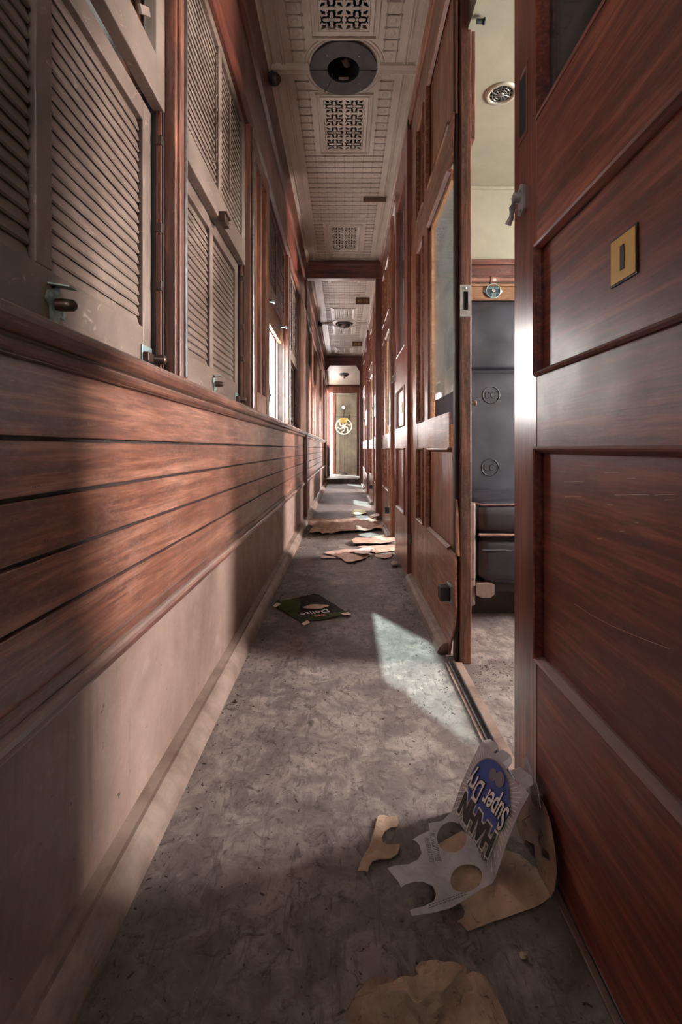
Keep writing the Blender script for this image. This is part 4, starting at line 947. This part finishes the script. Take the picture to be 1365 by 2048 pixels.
# ================================================================== LITTER ON THE FLOOR
# ---- silver bottle carton
A = on_z(905, 1622, .002); Bp = on_z(991, 1757, .002)
TA = V((.267, .903, CH - .559)); TB = V((.289, .765, CH - .550))
bx = empty('bottle_carton', on_z(985, 1760), 'torn silver and blue printed bottle carton lying open beside the near door', 'carton')
U = (Bp - A); W = U.length; U = U.normalized(); Hh = ((TA - A) + (TB - Bp)) / 2; L = Hh.length; VV = (Hh - U * Hh.dot(U)).normalized(); NN = U.cross(VV)
PM = frame(A, U, VV)   # local u along the fold, v up the panel, z towards the viewer
if (PM.to_3x3() @ V((0, 0, 1))).dot(V((0, 0, CH)) - A) < 0: print('panel faces away')
ol = [(0, 0), (W, 0), (W + .002, L), (W * .86, L + .003), (W * .84, L - .004), (W * .6, L - .002), (W * .55, L + .002), (W * .3, L), (.004, L + .002)]
sheet(ol, (), .012, .0008, lambda u, v: .004 * math.sin(PI * v / L) + .0015 * nz(u, v, 30), PM, 'front_panel', 'silver_card', bx)
def pf(u, v, z=.006): return PM @ V((u, v, z))
def pm(u, v, z=.0062, ang=PI): return Matrix(PM) @ Matrix.Translation((u, v, z)) @ Matrix.Rotation(ang, 4, 'Z')
# sunburst rays, blue oval, lettering (the panel stands upside down)
m = MB(); cx, cy = W * .5, L * .60
for k in range(64):
    a = 2 * PI * k / 64; r0 = .056; r1 = .14
    def lim(r): 
        return r
    pts = []
    for (r, d) in ((r0, -.0005), (r0, .0005), (r1, .0011), (r1, -.0011)):
        p = (cx + r * math.cos(a) - d * math.sin(a), cy + r * math.sin(a) * .95 + d * math.cos(a)); pts.append(p)
    def clip(p, q):
        t = 1.0
        for i, (lo, hi) in ((0, (.004, W - .004)), (1, (.004, L - .005))):
            if q[i] > hi and q[i] != p[i]: t = min(t, (hi - p[i]) / (q[i] - p[i]))
            if q[i] < lo and q[i] != p[i]: t = min(t, (lo - p[i]) / (q[i] - p[i]))
        return (p[0] + (q[0] - p[0]) * t, p[1] + (q[1] - p[1]) * t) if t > 0 else None
    c1 = clip(pts[0], pts[3]); c2 = clip(pts[1], pts[2])
    if c1 and c2 and .004 < pts[0][0] < W - .004 and .004 < pts[0][1] < L - .004: m.add([pf(*pts[0], .0052), pf(*pts[1], .0052), pf(*c2, .0052), pf(*c1, .0052)], [(0, 1, 2, 3)])
m.build('sunburst', 'white_ink', bx)
m = MB(); m.add([pf(cx + .056 * math.cos(t), cy + .054 * math.sin(t), .0056) for t in [2 * PI * k / 40 for k in range(40)]], [tuple(range(40))]); m.build('oval_border', 'grey_ink', bx)
m = MB(); m.add([pf(cx + .054 * math.cos(t), cy + .052 * math.sin(t), .0059) for t in [2 * PI * k / 40 for k in range(40)]], [tuple(range(40))]); m.build('blue_oval', 'blue_ink', bx)
for dx, dz, mt, of in ((0, .0062, 'white_ink', .0052), (0, .0074, 'ink', .0024)): text('lettering', 'HAHN', .050, pm(W * .5, L * .25, dz), mt, bx, .0002, of, .72)
SH = Matrix(((1, .16, 0, 0), (0, 1, 0, 0), (0, 0, 1, 0), (0, 0, 0, 1)))
for dz, mt, of in ((.0066, 'ink', .0022), (.0078, 'white_ink', .0007)): text('lettering', 'Super Dry', .054, pm(W * .51, L * .555, dz) @ Matrix.Rotation(.08, 4, 'Z') @ SH, mt, bx, .0002, of, .50)
m = MB()
for q, r_ in ((.60, .012), (.47, .010)): m.add([pf(W * q + r_ * math.cos(t), L * .86 + r_ * math.sin(t) - (.004 if q < .5 else 0), .0075) for t in [2 * PI * k / 20 for k in range(20)]], [tuple(range(20))])
m.build('medal_mark', 'grey_ink', bx)
# pinked top edge flaps of the panel
for (u0, u1, h, an) in ((.004, .04, .020, -.9), (.045, .085, .022, -.6), (.09, .137, .026, -.9)):
    F4 = PM @ Matrix.Translation((u0, L, .0)) @ Matrix.Rotation(an, 4, 'X')
    sheet([(0, 0), (u1 - u0, 0), (u1 - u0 - .003, h * .7), ((u1 - u0) * .6, h), (.004, h * .8)], (), .01, .0008, lambda u, v: .002 * nz(u, v, 60, u0), F4, 'top_flap', 'silver_card', bx)
# base flap with bottle holes, traced in its own plane
FP = V(A) + V((0, 0, .003)); f3 = on_z(825, 1833, .028); f4 = on_z(778, 1737, .03)
fn = (Bp + V((0, 0, .003)) - FP).cross(f3 - FP).normalized()
if fn.z < 0: fn = -fn
FU = (Bp - A).normalized(); FM = frame(FP, FU, fn.cross(FU)); FI = FM.inverted()
def fl(px, py):
    p = FI @ on_plane(px, py, FP, fn); return (p.x, p.y)
def hole(px, py, rx, ry, rot=0, n=22):
    return [fl(px + rx * math.cos(t) * math.cos(rot) - ry * math.sin(t) * math.sin(rot), py + rx * math.cos(t) * math.sin(rot) + ry * math.sin(t) * math.cos(rot)) for t in [2 * PI * k / n for k in range(n)]]
fo = [(908, 1622), (916, 1640), (921, 1660), (940, 1672), (968, 1700), (994, 1752), (985, 1768), (968, 1776), (935, 1798), (898, 1816), (862, 1828), (824, 1833), (820, 1821), (848, 1816), (868, 1804), (873, 1788), (866, 1772), (848, 1764), (828, 1764), (812, 1770), (803, 1777), (797, 1764), (786, 1748), (776, 1734), (792, 1730), (818, 1731), (836, 1722), (844, 1706), (840, 1690), (832, 1682), (826, 1680), (836, 1672), (860, 1662), (857, 1648), (884, 1644)]
fo = [fl(*p) for p in fo]
area = sum(fo[i - 1][0] * fo[i][1] - fo[i][0] * fo[i - 1][1] for i in range(len(fo)))
hs = [hole(904, 1676, 30, 31, .2), hole(933, 1757, 33, 28, -.5)]
fp = sheet(fo, hs, .008, .0009, lambda u, v: .003 * nz(u, v, 22, 2) , FM, 'base_flap', 'silver_card', bx)
def fmat(px, py, qx, qy, h=.0042):  # text matrix with its baseline from pixel p to q on the flap
    a, b = on_plane(px, py, FP, fn), on_plane(qx, qy, FP, fn); x = (b - a).normalized(); return frame((a + b) / 2 + fn * h, x, fn.cross(x))
text('lettering', 'NO ADDITIVES', .014, fmat(862, 1665, 878, 1735), 'grey_ink', bx, .0001, .0, .62)
text('lettering', 'PRESERVATIVES', .012, fmat(850, 1670, 866, 1742), 'grey_ink', bx, .0001, .0, .6)
text('lettering', 'PREMIUM', .016, fmat(976, 1735, 950, 1672), 'grey_ink', bx, .0001, .0004, .75)
m = MB(); rp = random.Random(8)
for k in range(2):   # two lines of print too small to read
    F4 = fmat(850, 1825 - k * 5, 958, 1785 - k * 5); q = -.044
    while q < .026:
        l = rp.uniform(.002, .007); m.box(q, q + l, -.0007, .0007, 0, .0002, 0, F4); q += l + .0016
m.build('small_print', 'grey_ink', bx)
# tan inner piece lying on the floor and curling up the door
KI = Matrix.Translation((0, 0, .0015))
ko = [(925, 1665), (960, 1690), (1000, 1700), (1040, 1712), (1075, 1745), (1106, 1775), (1102, 1801), (1070, 1817), (1000, 1842), (936, 1866), (922, 1850), (914, 1848), (928, 1838), (930, 1826), (922, 1812), (900, 1800), (870, 1770), (852, 1730), (880, 1690)]
ko = [tuple(on_z(*p)[:2]) for p in ko]
bxi = bx
sheet(ko, (), .01, .0012, lambda u, v: .0015 + .003 * abs(nz(u, v, 14, 4)) + max(0, u - .285) ** 2 * 6, None, 'base_sheet', 'kraft', bxi)
SX = .309
def wl_(px, py, x=SX): p = on_x(px, py, x); return (p.y, p.z)
so = [(1046, 1600), (1050, 1588), (1062, 1588), (1074, 1600), (1084, 1622), (1092, 1650), (1102, 1700), (1108, 1745), (1107, 1780), (1100, 1796), (1076, 1768), (1056, 1738), (1034, 1712), (1022, 1690), (1030, 1660), (1040, 1630)]
shol = [[(1052, 1680), (1066, 1690), (1070, 1712), (1076, 1735), (1066, 1748), (1048, 1722), (1044, 1700)], [(1078, 1692), (1092, 1706), (1094, 1722), (1080, 1712)], [(1044, 1640), (1056, 1630), (1058, 1646), (1048, 1656)]]
so2 = [wl_(*p) for p in so]
# plane X = SX, local u = Y, v = Z
SM = Matrix(((0, 0, -1, SX), (1, 0, 0, 0), (0, 1, 0, 0), (0, 0, 0, 1)))
sheet(so2, [[wl_(*p) for p in h] for h in shol], .008, .0012, lambda u, v: .003 * nz(u, v, 25, 8) - (.012 if v > .1 else .012 * v / .1) * .6, SM, 'side_sheet', 'kraft', bxi)
m = MB(); g0 = [wl_(*p, .316) for p in ((1052, 1686), (1064, 1694), (1066, 1712), (1058, 1742), (1047, 1725), (1046, 1706))]; m.add([(.3165, y, z) for y, z in g0] + [(.3175, y, z) for y, z in g0], [tuple(range(6)), tuple(range(6, 12))[::-1]] + [(i, (i + 1) % 6, 6 + (i + 1) % 6, 6 + i) for i in range(6)]); m.build('silver_patch', 'silver_card', bxi)
for pts, mt in ((((1046, 1562), (1050, 1508), (1056, 1520), (1070, 1560), (1074, 1590), (1062, 1588)), 'silver_card'), (((1056, 1592), (1064, 1560), (1074, 1580), (1082, 1615), (1070, 1612)), 'kraft'), (((1058, 1655), (1074, 1646), (1086, 1668), (1074, 1690)), 'kraft_dark')):
    p2 = [wl_(*p, .313) for p in pts]
    sheet(p2, (), .008, .001, lambda u, v: .004 * nz(u, v, 40, 5), Matrix(((0, 0, -1, .314), (1, 0, 0, 0), (0, 1, 0, 0), (0, 0, 0, 1))), 'torn_flap', mt, bxi)
# ---- torn divider with a scalloped edge
do = [(756, 1639), (768, 1635), (796, 1641), (798, 1652), (795, 1660), (782, 1660), (770, 1668), (764, 1680), (766, 1690), (776, 1694), (800, 1693), (801, 1698), (796, 1712), (782, 1721), (760, 1723), (745, 1731), (738, 1744), (736, 1755), (729, 1752), (716, 1754), (724, 1728), (738, 1700), (748, 1670)]
do = [tuple(on_z(*p)[:2]) for p in do]
e = empty('card_divider', on_z(760, 1700), 'torn brown card divider with scalloped edge left of the carton', 'cardboard')
sheet(do, (), .008, .0018, lambda u, v: .002 + .012 * abs(nz(u, v, 13, 9)), None, 'card', 'kraft', e)
# ---- crumpled brown card at the bottom of the view
e = empty('crumpled_card', on_z(850, 2030), 'large crumpled brown card at the bottom of the view', 'cardboard')
co = [(690, 2046), (716, 2016), (740, 2006), (770, 2008), (800, 2022), (820, 2036), (850, 2024), (900, 1992), (925, 1968), (955, 1995), (985, 2022), (1015, 2070), (1010, 2130), (860, 2150), (700, 2110)]
sheet([tuple(on_z(*p)[:2]) for p in co], (), .0055, .0015, lambda u, v: .004 + .045 * crumple(u, v, 10, 1.7) + .012 * crumple(u, v, 30, 4.0), None, 'lower_fold', 'kraft_dark', e)
c2 = [(718, 2012), (745, 2001), (790, 1983), (828, 1970), (838, 1958), (831, 1944), (840, 1930), (856, 1925), (874, 1927), (900, 1946), (926, 1967), (905, 1988), (860, 2012), (828, 2034), (812, 2018), (786, 2008), (752, 2006)]
c2 = [tuple(on_z(p[0], p[1], .03)[:2]) for p in c2]
sheet(c2, (), .0055, .0018, lambda u, v: .026 + .040 * crumple(u, v, 9, 6.7) + .008 * crumple(u, v, 30, 4.0), None, 'upper_fold', 'kraft', e)
# ---- flattened green box
GP = lambda x, y, z=.003: tuple(on_z(x, y, z)[:2])
e = empty('flattened_box', on_z(625, 1218), 'flattened dark green printed food box on the shaded floor', 'box')
go = [GP(*p) for p in ((548, 1212), (556, 1203), (562, 1206), (588, 1202), (628, 1194), (640, 1196), (672, 1214), (690, 1224), (703, 1227), (698, 1230), (688, 1230), (672, 1235), (640, 1241), (622, 1242), (606, 1249), (600, 1243), (570, 1226))]
def gmat(p):
    q = on_pix(p); return 0 if (q[1] > 1232 - (q[0] - 610) * .09 or q[0] < 600) else 1
def on_pix(p): return (CX + p[0] / p[1] * F, CY + (CH - .003) / p[1] * F)
sheet(go, (), .012, .002, lambda u, v: .003 + .006 * abs(nz(u, v, 12, 3)) + .012 * max(0, (v - 1.93) * 4), None, 'printed_panel', ['green_card', 'brown_print'], e, gmat)
for pts in (((546, 1211), (556, 1202), (562, 1207), (552, 1213)), ((603, 1246), (615, 1239), (621, 1243), (609, 1249)), ((682, 1225), (697, 1223), (703, 1227), (688, 1229)), ((617, 1189), (626, 1192), (638, 1197), (632, 1196))):
    sheet([GP(*p, .014) for p in pts], (), .01, .0012, lambda u, v: .0105, None, 'corner_flap', 'paper_pale', e)
pa, pb = on_z(648, 1222, .016), on_z(612, 1227, .016); xx = (pb - pa).normalized()
text('lettering', 'Delite', .05, frame((pa + pb) / 2, -xx if False else xx, V((0, 0, 1)).cross(xx)), 'white_ink', e, .0002)
m = MB(); c = on_z(641, 1231, .0155); m.box(-.022, .022, -.008, .008, 0, .001, 0, frame(c, xx, V((0, 0, 1)).cross(xx))); m.build('red_badge', 'red_ink', e)
m = MB(); c = on_z(632, 1213, .0155); m.add([c + V((.05 * math.cos(t) + .01 * math.sin(3 * t), .03 * math.sin(t), .0)) for t in [2 * PI * k / 20 for k in range(20)]], [tuple(range(20))]); m.build('printed_picture', 'paper_pink', e)
# ---- papers further along
def litter(name, pts, label, cat, mat, amp, s, seed, step=.02, thick=.0015, base=.002, part='sheet', group=None):
    pts = [tuple(on_z(*p)[:2]) for p in pts]
    c = V((sum(p[0] for p in pts) / len(pts), sum(p[1] for p in pts) / len(pts), 0))
    e = empty(name, c, label, cat, group)
    return e, sheet(pts, (), step, thick, lambda u, v: base + amp * .35 * crumple(u, v, s, seed) + amp * .28 * crumple(u, v, s * 2.7, seed + 5), None, part, mat, e)
litter('brown_paper', [(703, 1086), (712, 1080), (745, 1078), (786, 1073), (792, 1079), (790, 1088), (760, 1092), (708, 1093)], 'folded brown paper sheet against the faded red door, upper of the heap', 'paper', 'paper_pink', .035, 4, 2.2, base=.012)
litter('brown_paper', [(716, 1095), (760, 1093), (790, 1092), (790, 1104), (752, 1108), (735, 1103)], 'flat brown paper sheet against the faded red door, lower of the heap', 'paper', 'paper_pink', .03, 4, 5.1)
litter('brown_paper', [(648, 1108), (670, 1104), (690, 1100), (728, 1105), (740, 1112), (728, 1122), (697, 1129), (680, 1120), (668, 1114)], 'creased brown paper sheet in front of the door heap', 'paper', 'paper_pink', .04, 5, 7.7, .015)
litter('torn_paper', [(641, 1117), (646, 1113), (660, 1115), (676, 1119), (650, 1119)], 'small torn pale paper at the left of the heap', 'paper', 'paper_pale', .02, 8, 1.1, .015)
litter('torn_paper', [(696, 1110), (725, 1106), (750, 1104), (742, 1114), (725, 1118), (712, 1116)], 'pale torn paper lying across the middle of the heap', 'paper', 'paper_pale', .03, 7, 3.3, .015, base=.024)
litter('torn_paper', [(750, 1112), (785, 1110), (784, 1116), (770, 1119), (752, 1116)], 'ragged pale paper beside the foot of the faded red door', 'paper', 'paper_pink', .02, 7, 4.3, .015)
litter('cardboard_sheet', [(615, 1049), (622, 1042), (640, 1041), (680, 1043), (710, 1043), (735, 1041), (765, 1046), (770, 1054), (766, 1062), (720, 1066), (640, 1071), (618, 1069), (625, 1060)], 'long crumpled brown wrapping paper across the whole corridor floor', 'paper', 'paper_pink', .10, 4.5, 6.2, .022)
litter('packet', [(738, 1050), (756, 1042), (760, 1047), (745, 1055)], 'small striped packet on the sunlit wrapping paper', 'packet', 'paper_pale', .004, 8, 2, .02, .01, .07)
litter('yellow_paper', [(704, 1026), (712, 1022), (730, 1023), (734, 1029), (718, 1031), (705, 1030)], 'yellowed scrap of paper in the far sun patch', 'paper', 'yellow_paper', .05, 6, 2.9, .03)
def rock(c, r, lab, name, mat='stone', seed=0):
    m = MB(); vs = []; fs = []; n, k = 8, 10
    for i in range(n + 1):
        for j in range(k):
            a, b = PI * i / n, 2 * PI * j / k; d = V((math.sin(a) * math.cos(b), math.sin(a) * math.sin(b) * .8, math.cos(a) * .62)); q = 1 + .45 * mnoise.noise(d * 1.7 + V((seed, 0, 0)))
            p = d * r * q; vs.append(V(c) + V((0, 0, r * .55)) + p)
    z0 = min(v.z for v in vs); vs = [v - V((0, 0, z0)) for v in vs]
    for i in range(n):
        for j in range(k): fs.append((i * k + j, (i + 1) * k + j, (i + 1) * k + (j + 1) % k, i * k + (j + 1) % k))
    m.add(vs, fs); o = m.build(name, mat); return tag(o, lab, 'stone')
rock(on_z(790, 1133), .026, 'grey stone on the floor at the far corner of the faded red door', 'stone', 'stone', 1)
rock(on_z(1048, 1916), .0055, 'tiny pale stone chip on the floor at the bottom right', 'stone_chip', 'stone', 4)
rock(on_z(472, 1405), .006, 'small dark crumb of dirt beside the left skirting', 'dirt_crumb', 'grit', 6)
rock(on_z(1049, 1318 + 10), .012, 'rounded dirt lump at the foot of the doorway jamb', 'dirt_lump', 'stone', 3)
# grit scattered on the floor: nobody could count it
m = MB(); rg = random.Random(3)
for k in range(1000):
    q = rg.random()
    if q < .3: x, y = -.315 + abs(rg.gauss(0, .03)), rg.uniform(.55, 4)
    elif q < .5: x, y = .30 - abs(rg.gauss(0, .03)), rg.uniform(1.2, 3.4)
    elif q < .65: x, y = rg.uniform(.38, .6), rg.gauss(1.42, .06)
    else: x, y = rg.uniform(-.31, .3), .55 + rg.random() ** 2 * 4
    s = rg.uniform(.0005, .0017) * (1 + .25 * y); a = rg.uniform(0, PI); l = s * rg.choice((1, 1, 1.6, 3))
    c, d = math.cos(a), math.sin(a)
    if .35 < x < .42 and y > 1.45: continue
    P = [V((x + c * l * i - d * s * j, y + d * l * i + c * s * j, 0.0002)) for i, j in ((-1, -.6), (1, -1), (.8, .8), (-.8, 1))]
    m.add(P + [V((x, y, s * 1.1))], [(0, 1, 4), (1, 2, 4), (2, 3, 4), (3, 0, 4)])
tag(m.build('floor_grit', 'grit'), 'scattered grit and dry flakes on the linoleum', 'grit', None, 'stuff')
# ================================================================== LIGHT
w = bpy.data.worlds.new('daylight'); scn.world = w; w.use_nodes = True
bg = w.node_tree.nodes['Background']; bg.inputs[0].default_value = (1.0, 0.95, 0.915, 1); wt = w.node_tree; tc = wt.nodes.new('ShaderNodeTexCoord'); sx = wt.nodes.new('ShaderNodeSeparateXYZ'); mr = wt.nodes.new('ShaderNodeMapRange')
wt.links.new(tc.outputs['Generated'], sx.inputs[0]); wt.links.new(sx.outputs['X'], mr.inputs['Value'])
mr.inputs['From Min'].default_value = -.6; mr.inputs['From Max'].default_value = .6; mr.inputs['To Min'].default_value = 4.5; mr.inputs['To Max'].default_value = 122
wt.links.new(mr.outputs['Result'], bg.inputs[1])
sun = bpy.data.lights.new('sun', 'SUN'); sun.energy = 10; sun.angle = math.radians(1.2); sun.color = (0.76, 1.0, 0.94)
so_ = bpy.data.objects.new('sun', sun); COL.objects.link(so_)
so_.rotation_euler = V((1.0, -1.75, -1.8)).to_track_quat('-Z', 'Y').to_euler(); so_.location = (-4, 8, 8)
def portal(name, loc, sx, sz, d):
    l = bpy.data.lights.new(name, 'AREA'); l.shape = 'RECTANGLE'; l.size = sx; l.size_y = sz; l.cycles.is_portal = True
    o = bpy.data.objects.new(name, l); COL.objects.link(o); o.location = loc; o.rotation_euler = V(d).to_track_quat('-Z', 'Z' if abs(d[2]) < .5 else 'Y').to_euler()
for (a, b) in CWIN: portal('sky_portal', (XOUT + .06, (a + b) / 2, 1.26), b - a, 1.08, (-1, 0, 0))
portal('sky_portal', (-.01, Y0 - .06, 1.86), .42, .08, (0, 1, 0))
for i in (2, 4, 5, 6): a, b = WINS[i]; portal('sky_portal', (-.47, (a + b) / 2, 1.35), b - a, 1.1, (1, 0, 0))
# ================================================================== CAMERA
cam = bpy.data.cameras.new('camera'); co_ = bpy.data.objects.new('camera', cam); COL.objects.link(co_)
cam.sensor_fit = 'HORIZONTAL'; cam.sensor_width = 36; cam.lens = F / 1365 * 36
cam.shift_x = -(CX - 682.5) / 1365; cam.shift_y = -(1024 - CY) / 1365
co_.location = (0, 0, CH); co_.rotation_euler = (PI / 2, 0, 0); cam.clip_start = .02; cam.clip_end = 200
scn.camera = co_
scn.view_settings.view_transform = 'Standard'; scn.view_settings.look = 'None'; scn.view_settings.gamma = 1
scn.view_settings.exposure = 0.3; scn.view_settings.use_curve_mapping = False
scn.cycles.max_bounces = 10; scn.cycles.diffuse_bounces = 4; scn.cycles.glossy_bounces = 5; scn.cycles.transparent_max_bounces = 12
scn.cycles.use_denoising = True; scn.cycles.sample_clamp_indirect = 8
